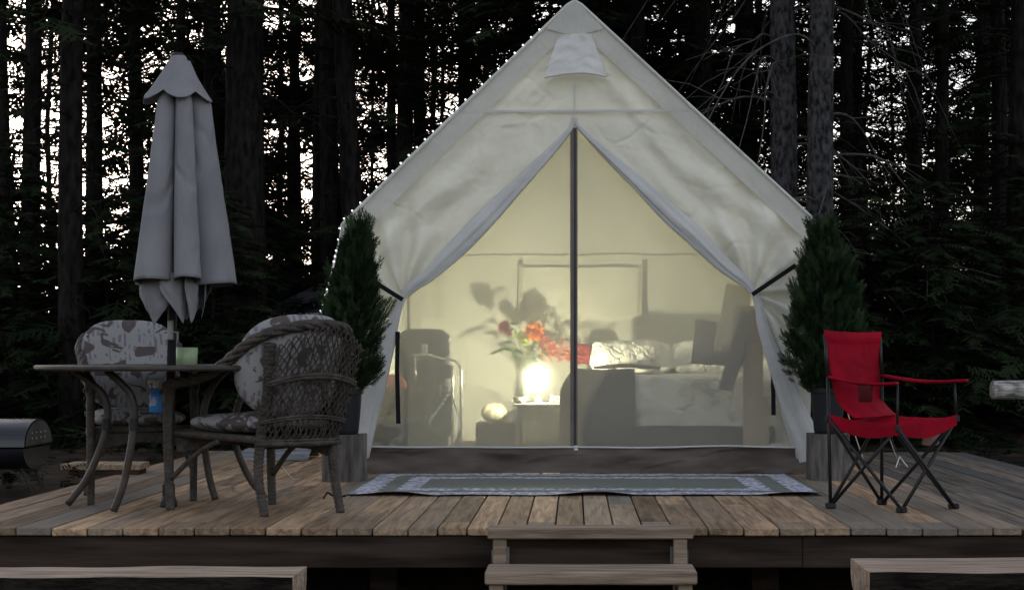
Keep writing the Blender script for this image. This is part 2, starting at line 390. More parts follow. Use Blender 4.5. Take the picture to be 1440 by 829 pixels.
# ------------------------------------------------------------------ deck
deck=thing('wooden_deck','broad plank deck of pale brown boards carrying the tent','deck',(0,9,0))
YF, YB = 6.79, 12.3
mb=MB(); x=-3.10; seams=[]
rs=random.Random(3)
while x<2.06:
    w=.150 if (-.88<x<.42) else .166
    w=.137 if (-.88<x<.42) else .166
    w=min(w,2.085-x) if 2.085-x<.23 else w
    y=YF-rs.uniform(0,.012)
    cuts=[y]; 
    nxt=YF+rs.choice([.25,.5,1.1,1.7,2.2]) if rs.random()<.7 else YF+3
    yy=nxt
    while yy<YB-.3: cuts.append(yy); yy+=rs.uniform(1.8,3.4)
    cuts.append(YB)
    for a,b in zip(cuts,cuts[1:]):
        mb.bbox((x+w/2,(a+b)/2,-.018+rs.uniform(-.0015,.0015)),(w-.007,b-a-.004,.036),.004,rnd=rs.random())
    x+=w
mb.build('board_surface',M['deck'],deck)
mb=MB(); x=2.092
while x<3.25:
    w=.15; a=YF-.01
    for a,b in ((YF-.005,YF+rs.uniform(1.5,3)),(None,None)):
        if a is None: a,b=e,YB
        e=b
        mb.bbox((x+w/2,(a+b)/2,-.030+rs.uniform(-.002,.002)),(w-.01,b-a-.005,.036),.004,rnd=rs.random())
    x+=w
mb.build('side_board_surface',M['wing'],deck,label='darker weathered side boards')
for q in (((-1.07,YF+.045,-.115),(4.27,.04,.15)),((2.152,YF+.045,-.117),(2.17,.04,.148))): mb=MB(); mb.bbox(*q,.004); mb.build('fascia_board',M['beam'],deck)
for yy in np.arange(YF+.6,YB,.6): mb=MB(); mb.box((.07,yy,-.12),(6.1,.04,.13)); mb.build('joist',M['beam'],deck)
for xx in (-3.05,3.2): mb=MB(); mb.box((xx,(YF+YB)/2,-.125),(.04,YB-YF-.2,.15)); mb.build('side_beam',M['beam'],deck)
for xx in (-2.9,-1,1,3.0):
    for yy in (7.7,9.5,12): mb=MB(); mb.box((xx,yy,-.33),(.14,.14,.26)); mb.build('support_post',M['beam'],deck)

# steps
st=thing('wooden_steps','two tread wooden steps against the front edge of the deck','steps',(.07,6.5,-.46))
mb=MB(); s1=F/6.6; mb.bbox((.072,6.67,-.004),(.932,.14,.05),.006,rnd=.3); mb.build('tread',M['step'],st)
mb=MB(); mb.bbox((.071,6.41,-.159),(.918,.24,.058),.007,rnd=.8); mb.build('tread',M['step'],st)
mb=MB(); mb.bbox((.07,6.705,-.11),(.76,.02,.155),.003); mb.build('riser',M['beam'],st)
for xx in (-.34,.48):
    mb=MB(); mb.bbox((xx,6.64,-.18),(.062,.05,.30),.004); mb.build('stringer',M['step'],st)
    mb=MB(); mb.bbox((xx,6.42,-.33),(.062,.20,.282),.004); mb.build('stringer',M['step'],st)
    mb=MB(); mb.box((xx+(.036 if xx<0 else -.038),6.655,-.115),(.012,.004,.09)); mb.build('metal_bracket',M['steel'],st); mb=MB()
    mb.box((xx+(-.035 if xx<0 else .035),6.655,-.12),(.008,.004,.07))
    mb.build('metal_bracket',M['steel'],st)

# log benches in front
def log_bench(name,label,x0,x1,yb,yf,z0,amp,seed,ends):
    b=thing(name,label,'bench',((x0+x1)/2,(yb+yf)/2,-.46),group='split log benches before the deck')
    mb=MB(); rr=random.Random(seed)
    def fn(u,v):
        x=x0+(x1-x0)*u
        wob=noise.noise(Vector((x*1.1,seed,0)))*amp; jag=noise.noise(Vector((x*9,seed,v*3)))*.006
        yF=yf+wob*.5+jag; yB=yb+noise.noise(Vector((x*.9,seed+5,0)))*amp+jag*.6
        # section: flat top then round belly
        if v<=.4:
            t=v/.4; return Vector((x,yB+(yF-yB)*t, z0+.006*noise.noise(Vector((x*3,t*4,seed)))+wob*.08))
        t=(v-.4)/.6; a=math.pi*t
        cy=(yF+yB)/2; ry=(yB-yF)/2
        return Vector((x,cy-ry*math.cos(a), z0-.005-.13*math.sin(a)**.6+wob*.08+.004*noise.noise(Vector((x*6,t*9,seed)))))
    mb.grid(fn,90,40)
    n=41
    o=mb.build('seat',M['split'],b)
    me=o.data; me.materials.append(M['bark'])
    for p in me.polygons:
        if p.normal.z<.6 : p.material_index=1 if (abs(p.normal.z)<.99) else 0
    for uu in (0,1):
        mbE=MB(); ring=[fn(uu,j/40) for j in range(41)]; mbE.add(ring,[tuple(range(41)) if uu==0 else tuple(range(40,-1,-1))]); mbE.build('end_grain',M['split'],b)
    for xx in ends:
        mb=MB(); cy=(yb+yf)/2; zc=-.135
        mb.lathe([(.11,-.46),(.115,-.30),(.112,-.15),(.108,-.112)],c=(xx,cy,0),n=20); mb.build('log_support',M['stump'],b,smooth=False)
    return b
log_bench('log_bench','long split log bench with a pale flat top left of the steps',-3.4,-1.02,5.55,5.27,0.0,.05,2,(-2.9,-1.6))
log_bench('log_bench','bark edged split log bench on log rounds right of the steps',1.09,3.6,5.76,5.38,0.0,.05,9,(1.24,3.0))

# ------------------------------------------------------------------ rug
mb=MB()
X0,X1,Y0,Y1=-1.31,1.42,8.32,9.79
def rugz(x,y):
    e=max(0,1-(y-Y0)/.12); return .010+.012*e*max(0,math.sin(x*5.5+1)+.5*math.sin(x*11))+.004*noise.noise(Vector((x*4,y*4,1)))
nx,ny=150,70; vs=[];fs=[];rn=[]
for j in range(ny+1):
    for i in range(nx+1):
        x=X0+(X1-X0)*i/nx; y=Y0+(Y1-Y0)*j/ny
        yy=y+.012*math.sin(x*9)*(1-j/ny)
        vs.append((x-.02*(1-j/ny)*(i<1),yy,rugz(x,y)))
for j in range(ny):
    for i in range(nx):
        a=len(rn); x=X0+(X1-X0)*(i+.5)/nx; y=Y0+(Y1-Y0)*(j+.5)/ny
        d=min(x-X0,X1-x,(y-Y0),(Y1-y)) 
        w=.012*math.sin(x*40)*math.cos(y*36)
        white = (d+w<.15 and d+w>.0) or (.26<d+w<.38)
        if d<.018: white = False if y-Y0>=.018 else True
        q=[vs[j*(nx+1)+i],vs[j*(nx+1)+i+1],vs[(j+1)*(nx+1)+i+1],vs[(j+1)*(nx+1)+i]]
        mb.cur=1.0 if white else 0.0
        mb.add(q,[(0,1,2,3)])
tag(mb.build('rug',M['rug']),'flat grey green rug with pale patterned borders at the tent door','rug')

# ------------------------------------------------------------------ tent
TY=9.95; S=F/TY; TB=TY+3.66
def T(px,py,y=TY): return Vector(((px-CX)/S, y, H+(HY-py)/S))
tent=thing('canvas_tent','cream canvas wall tent glowing from within on the deck','tent',(0.04,TY,0))
tie={-1:(567,421),1:(1057,414)}
outer={-1:[(808,4),(800,8),(645,158),(482,318),(485,420),(490,540),(494,650)],1:[(808,4),(816,8),(975,155),(1139,306),(1139,420),(1139,540),(1139,650)]}
inner={-1:[(808,166),(804,184),(768,229),(729,273),(690,317),(649,357),(608,392),(569,421),(553,478),(537,535),(520,595),(508,650)],
        1:[(808,166),(812,180),(850,221),(896,268),(937,310),(966,336),(1011,378),(1057,414),(1068,460),(1087,520),(1104,575),(1120,620),(1126,650)]}
def front_disp(p, side):
    # folds pulled toward the tie point, plus broad soft billow
    tx,tz=(tie[side][0]-CX)/S, H+(HY-tie[side][1])/S
    dx,dz=p.x-tx,p.z-tz; r=math.hypot(dx,dz)+.02; a=math.atan2(dz,dx*-side)
    fold=.045*math.sin(a*11+2.0*noise.noise(Vector((p.x*2,p.z*2,5))))*math.exp(-((r-.35)/.55)**2)
    # crumples with sharp creases
    al=(side*p.x-p.z)*.707; pe=(side*p.x+p.z)*.707; q=Vector((al*1.5+.4*pe,pe*5.2,7.3*side))
    cr=abs(noise.noise(q))*.020+abs(noise.noise(q*2.1+Vector((3,1,0))))*.015+abs(noise.noise(Vector((p.x*11,p.z*13,side))))*.007
    # horizontal sag lines between the rakes near the top
    hz=.010*math.sin(p.z*26+1.5*noise.noise(Vector((p.x*2,p.z,0))))*max(0,1-abs(p.z-2.75)/.45)*min(1,abs(p.x)*3)
    return -(fold+ .018*noise.noise(Vector((p.x*1.2,p.z*1.2,side*4)))) + cr*.9*min(1,abs(p.x)*6) + hz
for side in(-1,1):
    oc=resample([T(*q) for q in outer[side]],221); 
    ic=resample([T(*q) for q in inner[side]],221)
    def fn(u,v,oc=oc,ic=ic,side=side):
        i=int(round(v*220)); p=ic[i].lerp(oc[i],u)
        k=math.sin(math.pi*u)**.5 if 0<u<1 else 0
        if v<.02: k=0
        w_=math.exp(-((v-.42)/.22)**2); wr=.020*w_*math.sin(u*19+3*noise.noise(Vector((u*2,v*5,side)))); p=p.copy(); p.y=min(p.y+wr*(k)+front_disp(p,side)*(k if u>.5 else max(k,.6)*min(1,abs(p.x)*8)),TY+.05); return p
    mb=MB(); mb.grid(fn,110,220); 
    mb.build('front_wall',M['canvas'],tent,smooth=True)
    # gathered flap edge
    pts=[T(*q,TY-.015) for q in inner[side]]
    path=resample(catmull(pts,6),90)
    ti=(tie[side][0]-CX)/S; tz=H+(HY-tie[side][1])/S
    def rad(i):
        p=path[i]; 
        if p.z>tz: 
            u=(p.z-tz)/(path[0].z-tz); return .010+.05*math.sin(math.pi*min(1,(1-u))**1.3*.9)*(1 if u>.05 else .5+u*10)
        u=(tz-p.z)/tz; return .022+.07*min(1,u*1.15)
    vs=[];
    mb=MB(); NN=28
    def roll(u,v):
        i=int(round(v*89)); p=path[i]; r=rad(i); a=2*math.pi*u
        t=(path[min(89,i+1)]-path[max(0,i-1)]).normalized()
        nx_=Vector((t.z,0,-t.x))
        low = p.z<tz
        rr=r*(1+.16*math.sin(5*a+v*6)+.10*math.sin(9*a-v*9))
        c=p+nx_*(r*(.85 if not low else .6))*(1 if nx_.x*side>0 else -1)
        q=c+nx_*math.cos(a)*rr+Vector((0,1,0))*math.sin(a)*rr*.55
        q.z=max(q.z,.012); return q
    mb.grid(roll,NN,89,closed=True); mb.build('door_flap',M['canvas2'],tent,smooth=True)
# rake hems (roof edge doubled over the gable)
for side in(-1,1):
    a=[T(*q,TY-.03) for q in outer[side][:4]]
    a=resample(a,80)
    def hem(u,v,a=a,side=side):
        p=a[int(round(v*79))]; q=p+Vector((-side*.02,0,-.165))*u*1.0
        if v<.10: q=p+Vector((-side*.02*min(1,v*10),0,-.165))*u
        q.y+= .006*noise.noise(Vector((p.x*8,u*3,side)))+.004
        return q
    mb=MB(); mb.grid(hem,6,79); mb.build('rake_hem',M['hem'],tent,smooth=True)
    # piped edge
    mb=MB(); mb.tube(resample([p+Vector((0,-.005,.004)) for p in a],40),.011,8); mb.build('edge_piping',M['canvas'],tent,smooth=True)
# roof, side and back walls
AP=T(808,4); EL=T(482,318); ER=T(1139,306)
def roofp(e,side):
    def fn(u,v):
        y=TY-.03+(TB-TY+.03)*v; p=AP.lerp(e,u); p=Vector((p.x,y,p.z)); p.z-= .05*math.sin(math.pi*u)*math.sin(math.pi*v)+.006*noise.noise(Vector((u*9,v*9,side))); return p
    return fn
for e,side in((EL,-1),(ER,1)):
    mb=MB(); mb.grid(roofp(e,side),20,24); mb.build('roof',M['canvas'],tent,smooth=True)
    def wl(u,v,e=e,side=side):
        y=TY+(TB-TY)*u; z=e.z*(1-v); x=e.x+.03*side*math.sin(math.pi*v)*math.sin(math.pi*u)+.012*noise.noise(Vector((y*3,z*3,side))); return Vector((x,y,z))
    mb=MB(); mb.grid(wl,40,24); mb.build('side_wall',M['canvas_in'],tent,smooth=True)
    # eave valance
    mb=MB(); mb.grid(lambda u,v,e=e,side=side: Vector((e.x+side*(.012+.01*math.sin(u*40)*v),TY-.03+(TB-TY)*u,e.z+.01-.12*v)),60,2); mb.build('eave_valance',M['canvas2'],tent,smooth=True)
def back(u,v):
    z=AP.z*(1-v); 
    hw = 1.0 if z<EL.z else max(0.0,(AP.z-z)/(AP.z-EL.z))
    x=(EL.x+(ER.x-EL.x)*u)*hw
    fan=.045*abs(math.sin(math.atan2(z-.15,x+.15)*7+1.2*noise.noise(Vector((x*2,z*2,3)))))*math.exp(-((x+.75)/.35)**2-((z-.45)/.35)**2)
    return Vector((x,TB+.02*noise.noise(Vector((x*2,z*2,0)))+.008*noise.noise(Vector((x*7,z*7,2)))+fan,z))
mb=MB(); mb.grid(back,110,100); mb.build('back_wall',M['canvas_in'],tent,smooth=True)
SB=F/TB
def B(px,py,y=TB-.02): return P(px,py,y)
# back window flap and the seams
mb=MB(); 
a,b_=B(733,376),B(900,450)
mb.grid(lambda u,v: Vector((a.x+(b_.x-a.x)*u,TB-.035-.012*noise.noise(Vector((u*4,v*4,1))),a.z+(b_.z-a.z)*v)),24,12); mb.build('window_flap',M['canvas_in'],tent,smooth=True)
for px in (733,901):
    p,q=B(px,372,TB-.06),B(px-2,455,TB-.06); mb=MB(); mb.beam(p,q,.045,.012,up=(0,1,0)); mb.build('window_zip',M['cord'],tent)
mb=MB(); mb.beam(B(560,365,TB-.04),B(1060,361,TB-.04),.008,.010); mb.build('wall_seam',M['canvas_in'],tent)
# inner frame
for y in (TY+.12,TB-.12):
    for e in(EL,ER):
        mb=MB(); mb.tube([Vector((e.x*.97,y,.0)),Vector((e.x*.97,y,e.z-.03)),Vector((0,y,AP.z-.06))],.016,8); mb.build('frame_pole',M['steel'],tent,smooth=True)
for (x,z) in((0,AP.z-.06),(EL.x*.97,EL.z-.03),(ER.x*.97,ER.z-.03)): mb=MB(); mb.tube([(x,TY+.1,z),(x,TB-.1,z)],.016,8); mb.build('frame_pole',M['steel'],tent,smooth=True)
zc=T(0,86).z; mb=MB(); mb.tube([(-(AP.z-zc)*1.03*.97,TY+.06,zc),((AP.z-zc)*1.03*.97,TY+.06,zc)],.014,8)
mb.build('frame_pole',M['steel'],tent,smooth=True)
# gable seam and header seam
mb=MB(); mb.beam(T(648,158,TY-.025),T(968,156,TY-.025),.006,.018); mb.build('header_seam',M['canvas2'],tent)
mb=MB(); mb.beam(T(808,118,TY-.03),T(808,165,TY-.03),.012,.005,up=(0,1,0)); mb.build('centre_seam',M['canvas2'],tent)
mb=MB(); 
def peak(u,v):
    p=T(808+(u-.5)*2*(4+36*v),6+36*v+8*math.sin(math.pi*u)*v,TY-.045); return p
mb.grid(peak,12,10); mb.build('peak_patch',M['hem'],tent,smooth=True)
# vent flap
mb=MB()
def vent(u,v):
    xl=786+(766-786)*v; xr=831+(853-831)*v; yb=114-2*u-7*math.sin(math.pi*u)*.8
    p=T(xl+(xr-xl)*u,50+(yb-50)*v,TY-.05-.07*v+.0)
    p.y+=.022*noise.noise(Vector((u*2.5+v*2,v*3-u*2,3)))+.012*abs(noise.noise(Vector((u*7+v*5,v*4,6)))); return p
mb.grid(vent,26,26); mb.build('vent_flap',M['canvas2'],tent,smooth=True)
mb=MB(); mb.tube([vent(i/20,1)+Vector((0,-.002,0)) for i in range(21)],.006,6); mb.build('vent_hem',M['canvas2'],tent,smooth=True)
# screen, zip, skirt
mb=MB()
def scr(u,v):
    x=(EL.x+.04)+(ER.x-EL.x-.08)*u; z=.14+(T(0,170).z-.14)*v
    hw=1.0 if z<1.65 else max(.05,(AP.z-z)/(AP.z-1.65)); x=x*hw
    return Vector((x,TY+.075+.012*noise.noise(Vector((x*1.5,z*1.5,9))),z))
mb.grid(scr,40,40); mb.build('mesh_screen',M['screen'],tent,smooth=True)
mb=MB(); mb.box((T(807,0).x,TY-.012,(T(0,180).z+T(0,632).z)/2),(.050,.006,(452/S))); mb.build('door_zip',M['zip'],tent)
mb=MB(); mb.box((T(808.5,0).x,TY-.017,(T(0,180).z+T(0,632).z)/2),(.014,.006,(450/S))); mb.build('zip_teeth',M['zipteeth'],tent)
mb=MB(); mb.bbox((T(810,0).x,TY-.03,T(0,629).z),(.03,.012,.035),.004); mb.build('zip_pull',M['chrome'],tent)
mb=MB()
def skirt(u,v):
    x=EL.x+.03+(ER.x-EL.x-.06)*u; z=.168*(1-v)+.012+.012*noise.noise(Vector((x*1.5,0,4)))*(1-v)
    y=TY-.03-.10*v**1.5+.018*math.sin(z*34+x*2.6+2.5*noise.noise(Vector((x*1.3,0,2))))*min(1,v*4)+.035*noise.noise(Vector((x*1.6-z*4,z*3,8)))+.05*abs(noise.noise(Vector((x*2.2-z*9,z*5,2))))+.02*noise.noise(Vector((x*6,z*6,1)))
    return Vector((x,y,z))
mb.grid(skirt,260,24); mb.build('sod_cloth',M['skirt'],tent,smooth=True)
mb=MB(); mb.tube([skirt(i/60,0)+Vector((0,-.006,0)) for i in range(61)],.007,6); mb.build('sill_hem',M['canvas2'],tent,smooth=True)
mb=MB(); mb.box(((EL.x+ER.x)/2,(TY+TB)/2,.006),(ER.x-EL.x-.02,TB-TY-.1,.010)); mb.build('ground_sheet',M['bedbase'],tent)
# straps
def strap(pts,w=.028,t=.004):
    mb=MB()
    for p,q in zip(pts,pts[1:]): mb.beam(p,q,w,t,up=(0,1,0))
    return mb
for pts in ([T(569,422,TY-.11),T(519,391,TY-.10)],[T(1055,415,TY-.11),T(1116,374,TY-.10)]):
    mb=MB(); p,q=pts; mb.beam(p,q,.004,.030); mb.build('tie_strap',M['strap'],tent)
for pts in ([T(560,466,TY-.03),T(559,520,TY-.028),T(561,595,TY-.03)],[T(1086,515,TY-.03),T(1087,583,TY-.03)]):
    strap(pts,.030).build('hanging_strap',M['strap'],tent)
# guy ropes
def rope(pts,r,label,cat='rope',name='guy_rope',group=None,m='rope'):
    mb=MB(); mb.tube(pts,r,6); return tag(mb.build(name,M[m],smooth=True),label,cat,group)
rope([Vector((ER.x,TY,ER.z)),G(1265,655)],.0045,'white guy rope from the front right tent eave down behind the red chair',group='tent guy ropes')
ERb=Vector((ER.x,12.2,ER.z-.02))
rope([Vector((ER.x,11.0,ER.z-.02)),G(1216,652)],.0045,'white guy rope ending on the deck beside the right stump block',group='tent guy ropes')
p=G(1265,655); 
mb=MB(); mb.tube([p+Vector((-.0,-.0,.07)),p+Vector((-.06,-.15,.004))],.004,6); mb.tube([p+Vector((0,0,.07)),p+Vector((.035,-.1,.004))],.004,6)
tag(mb.build('rope_bridle',M['rope'],smooth=True),'short forked white cord where a guy rope meets the deck','cord')
rope([Vector((EL.x,TY,EL.z)),G(398,655)],.0055,'white guy rope coming down behind the near wicker chair',group='tent guy ropes')
rope(catmull([G(398,656,.006),G(407,668,.006),G(414,674,.006)],4),.004,'thin brown rope tail lying on the deck behind wicker chair',name='rope_tail',m='cord')
for pts,lb in (([G(385,690,.003),G(418,680,.003),G(450,665,.003)],'flat white strap lying across the deck by left stump block'),([G(1222,659,.003),G(1250,671,.003),G(1284,686,.003)],'flat white strap lying on the deck behind red chair')):
    mb=MB(); pp=catmull(pts,6); mb.grid(lambda u,v: pp[int(round(u*(len(pp)-1)))]+Vector((.0,.045*(v-.5),.002)),len(pp)-1,1); tag(mb.build('flat_strap',M['rope']),lb,'strap','straps on the deck')
mb=MB(); mb.tube(catmull([G(455,700,.01),G(461,692,.03),G(468,696,.02),G(486,697,.012)],5),.006,6); tag(mb.build('rug_corner_loop',M['strap'],smooth=True),'small black cord loop at the left rug corner','cord')

# string lights
sl=thing('string_lights','string of tiny white lights along the left roof edge','string lights',(EL.x,TY,EL.z))
path=[T(760,46,TY-.06),T(645,155,TY-.06),T(482,315,TY-.06),T(478,345,TY-.06),T(468,395,TY-.08),T(455,442,TY-.1),T(452,470,TY-.1)]
pp=resample(path,70); mb=MB(); mb.tube(pp,.0025,5); mb.build('wire',M['white'],sl)
for i in range(0,70,1):
    if i%2==0 or i>54:
        mb=MB(); c=pp[i]+Vector((-.006,-.008,.006)); rr=.0055
        mb.lathe([(rr*math.sin(a_),-rr*math.cos(a_)) for a_ in (0.3,1,1.6,2.2,2.85)],c=c,n=8); mb.build('bulb',M['bulb'],sl,smooth=True)

# ------------------------------------------------------------------ inside the tent
def pillow_mb(c,d,rot=None,pw=.5,n=20,seed=0,crease=.01):
    mb=MB(); c=Vector(c)
    def fn(u,v):
        a=2*math.pi*u; b=math.pi*(v-.5)
        cx_,sx_=math.cos(a),math.sin(a); cb,sb=math.cos(b),math.sin(b)
        sg=lambda t,p_: math.copysign(abs(t)**p_,t)
        p=Vector((d[0]/2*sg(cx_,pw)*sg(cb,.5), d[1]/2*sg(sx_,pw)*sg(cb,.5), d[2]/2*sg(sb,.9)))
        e=max(abs(p.x)/(d[0]/2),abs(p.y)/(d[1]/2)); p.z*=1-.35*e**4
        p+=Vector((noise.noise(p*9+Vector((seed,0,0))),noise.noise(p*9+Vector((0,seed,0))),noise.noise(p*7+Vector((0,0,seed)))))*crease
        if rot is not None: p=rot@p
        return p+c
    mb.grid(fn,n*2,n,closed=True); return mb
FD=11.2
bx0,bx1=P(885,0,FD).x,P(1090,0,FD).x+.03
bed=thing('double_bed','made double bed with white linen inside the tent','bed',((bx0+bx1)/2-.1,12.3,0))
bl=P(800,0,FD).x
mb=MB(); mb.bbox(((bl+bx1)/2,12.36,.16),(bx1-bl-.04,2.2,.30),.01); mb.build('bed_base',M['bedbase'],bed)
mb=MB(); mb.bbox(((bl+bx1)/2,12.36,.46),(bx1-bl-.03,2.22,.30),.05); mb.build('mattress',M['linen'],bed)
# sheet with drop at the foot
mb=MB()
def sheet(u,v):
    x=bx0+(bx1-bx0)*u
    L=2.1+.38; d=v*L
    if d<2.1: y=13.35-d; z=.645
    else: y=FD; z=.645-(d-2.1)
    y2=y+(.02*noise.noise(Vector((x*4,z*2,1)))-.02 if d>2.05 else 0)
    z2=z+.012*noise.noise(Vector((x*3,y*3,4)))
    if d>2.1: y2-=(.035*math.sin(x*17+2.5*noise.noise(Vector((x*3,z*2,0))))+.03*noise.noise(Vector((x*9,z*5,3))))*min(1,(d-2.1)/.2)
    return Vector((x,y2,z2))
mb.grid(sheet,60,70); mb.build('white_sheet',M['linen'],bed,smooth=True)
tag(pillow_mb(P(889,503,13.05),(.74,.34,.20),Matrix.Rotation(R(62),3,'X'),seed=1,crease=.03,n=34).build('pillow',M['linen'],smooth=True),'white pillow propped at the head of the bed, nearer the lamp','pillow','white pillows on the bed')
tag(pillow_mb(P(998,503,13.1),(.72,.34,.20),Matrix.Rotation(R(62),3,'X'),seed=4,crease=.03,n=34).build('pillow',M['linen'],smooth=True),'white pillow on the bed behind the leaning wooden stand','pillow','white pillows on the bed')
tag(pillow_mb(P(820,497,13.2),(.18,.20,.09),Matrix.Rotation(R(60),3,'X'),seed=7).build('pillow',M['redpillow'],smooth=True),'small red patterned pillow between the zip and white pillow','pillow')
mb=MB()
def dark(u,v):
    # soft mass tumbling over the foot corner of the bed
    x=P(787,0,FD-.05).x+(P(893,0,FD-.05).x-P(787,0,FD-.05).x)*u
    prof=[(12.35,.648),(12.1,.652),(11.6,.67),(11.25,.70),(11.12,.66),(11.09,.5),(11.08,.33),(11.10,.14)]
    k=v*(len(prof)-1); i=min(len(prof)-2,int(k)); t=k-i; y=prof[i][0]*(1-t)+prof[i+1][0]*t; z=prof[i][1]*(1-t)+prof[i+1][1]*t
    edge=max(0,1-u*4); z-=.16*edge**2 if z>.5 else 0
    z+=.03*noise.noise(Vector((x*5,y*5,2)))+.012*abs(noise.noise(Vector((x*14,y*9,2)))); y+=.05*noise.noise(Vector((x*7,z*4,2)))+.02*abs(noise.noise(Vector((x*15,z*6,2))))
    return Vector((x,y,z))
mb.grid(dark,30,50); tag(mb.build('blanket',M['blanket'],smooth=True),'dark brown blanket heaped over the left foot of the bed','blanket')
mb=MB(); 
def thr(u,v):
    x=P(835,0,12.4).x+.55*u; y=12.9-.9*v; return Vector((x,y,.70+.03*math.sin(math.pi*v)*math.sin(math.pi*u)+.02*noise.noise(Vector((x*6,y*6,0)))))
mb.grid(thr,20,20); tag(mb.build('throw',M['brownwool'],smooth=True),'reddish brown throw folded below the white pillows','throw')
# headboard shape behind the pillows
mb=MB(); q0,q1=P(825,482,13.42),P(1010,482,13.42)
mb.bbox(((q0.x+q1.x)/2,13.43,.50),(q1.x-q0.x,.05,.60),.02); mb.build('headboard',M['grey'],bed)
# nightstand
NX=P(757,0,12.75).x; NZ=.392
ns=thing('nightstand','small square bedside table under the glowing lamp','table',(NX,12.8,0))
mb=MB(); mb.bbox((NX+.02,12.80,NZ-.01),(.44,.92,.022),.004); mb.build('table_top',M['darkboard'],ns)
mb=MB(); mb.bbox((NX+.02,12.80,NZ-.08),(.38,.80,.11),.004); mb.build('drawer',M['darkboard'],ns)
for dx in(-.17,.21):
    for dy in(-.13,.13):
        mb=MB(); mb.bbox((NX+dx,12.80+dy*2.9,.14),(.035,.035,.27),.003); mb.build('leg',M['darkboard'],ns)
# lamp
LP=P(757,531,12.42)
lamp=thing('table_lamp','round globe lamp shining brightly on the bedside table','lamp',(LP.x,LP.y,NZ))
mb=MB(); mb.lathe([(.045,0),(.048,.006),(.03,.02),(.022,.06)],c=(LP.x,LP.y,NZ+.001),n=20); mb.build('lamp_base',M['chrome'],lamp,smooth=True)
mb=MB(); rr=.033; mb.lathe([(max(.001,rr*math.sin(math.pi*k/14)),-rr*math.cos(math.pi*k/14)) for k in range(15)],c=(LP.x,LP.y,LP.z+.0),n=24); mb.build('lamp_globe',M['lamp'],lamp,smooth=True)
# small dish and books
mb=MB(); c=Vector((P(731,0,12.5).x,12.5,NZ+.002)); mb.lathe([(.03,0),(.05,.012),(.075,.05),(.082,.055),(.07,.045),(.03,.012),(.001,.01)],c=c,n=20,cap=False); tag(mb.build('dish',M['chrome'],smooth=True),'little glinting bowl left of the lamp on the bedside table','bowl')
for k,lb in enumerate(('lowest pale magazine beside the lamp','middle pale magazine beside the lamp','topmost and smallest pale magazine beside the lamp')):
    mb=MB(); mb.bbox((NX+.16+.005*k,12.5,NZ+.012+.020*k),(.11-.01*k,.15,.018),.002,rot=Matrix.Rotation(.1*k,3,'Z')); tag(mb.build('magazine',M['candle']),lb,'magazine','magazines on the bedside table')
# vase and bouquet
VX=P(741,0,13.12); VX.z=NZ
mb=MB(); mb.lathe([(.030,.002),(.036,.03),(.034,.10),(.022,.17),(.020,.24),(.028,.275),(.025,.274),(.017,.24),(.019,.17),(.030,.10),(.031,.03),(.001,.01)],c=(VX.x,13.12,NZ),n=20,cap=False)
tag(mb.build('vase',M['glass'],smooth=True),'slim clear glass vase holding the bouquet on the bedside table','vase')
bq=thing('bouquet','loose bouquet with dark rose, orange bloom and red leaves in the vase','flowers',(VX.x,13.12,NZ+.25))
BD=13.12
mouth=Vector((VX.x,13.12,NZ+.24))
stem=MB(); 
def leaf_quad(mb,p,d,n,L,w):
    d=d.normalized(); s_=d.cross(n).normalized(); n2=s_.cross(d)
    mb.add([p,p+d*L*.3+s_*w*.8+n2*.1*L,p+d*L*.65+s_*w*.7,p+d*L-n2*.1*L,p+d*L*.65-s_*w*.7,p+d*L*.3-s_*w*.8+n2*.1*L,p+d*L*.4],[(0,1,6),(1,2,6),(2,3,6),(3,4,6),(4,5,6),(5,0,6)])
rb=random.Random(5)
def bloom(c,r,m,name,n=60,flat=.7):
    r*=1.15
    mb=MB()
    for k in range(n):
        a=rb.uniform(0,6.28); b=math.asin(rb.uniform(-1,1)); d=Vector((math.cos(a)*math.cos(b),math.sin(a)*math.cos(b),math.sin(b)))
        leaf_quad(mb,c+d*r*.15,d,Vector((rb.uniform(-1,1),rb.uniform(-1,1),rb.uniform(-1,1))),r*rb.uniform(.7,1),r*.38)
    mb.build(name,m,bq)
targets=[]
bloom(P(709,459,BD),.055,M['rose'],'rose',70); targets.append(P(709,462,BD))
bloom(P(716,467,BD-.02),.035,M['rose'],'rose',40)
bloom(P(752,466,BD+.05),.085,M['orange'],'orange_bloom',110); targets.append(P(752,470,BD))
bloom(P(729,470,BD),.04,M['lime'],'lime_bloom',50); bloom(P(737,480,BD-.03),.045,M['lime'],'lime_bloom',50); targets+= [P(729,475,BD)]
mb=MB()
for (px,py) in [(716,489),(710,491),(722,493),(703,493),(728,488),(735,497),(742,490),(748,500),(756,497),(724,462),(730,455),(745,505),(733,505),(760,480),(722,481),(740,470),(748,485),(762,492)]:
    p=P(px,py,BD+rb.uniform(-.05,.05)); d=Vector((p.x-mouth.x,rb.uniform(-.05,.05),rb.uniform(-.12,.06)-.02)); leaf_quad(mb,p,d,Vector((0,-1,.4)),.095,.020); targets.append(p)
mb.build('leaves',M['leaf'],bq)
mb=MB()
for k in range(60):
    u=rb.random(); px=752+54*u; py=478+24*u+rb.uniform(-16,14)*(1-.4*u); p=P(px,py,BD+rb.uniform(-.08,.08)); 
    leaf_quad(mb,p,Vector((rb.uniform(.1,1),rb.uniform(-.3,.3),rb.uniform(-1.4,.5))),Vector((0,-1,.3)),rb.uniform(.07,.13),.009)
mb.build('red_leaves',M['redleaf'],bq)
for k in range(6): targets.append(P(765+k*7,482+k*4,BD))
for t in targets: 
    mid=mouth.lerp(t,.5)+Vector((0,0,.02)); stem.tube(catmull([mouth+Vector((0,0,-.2)),mouth,mid,t],4),.0022,5)
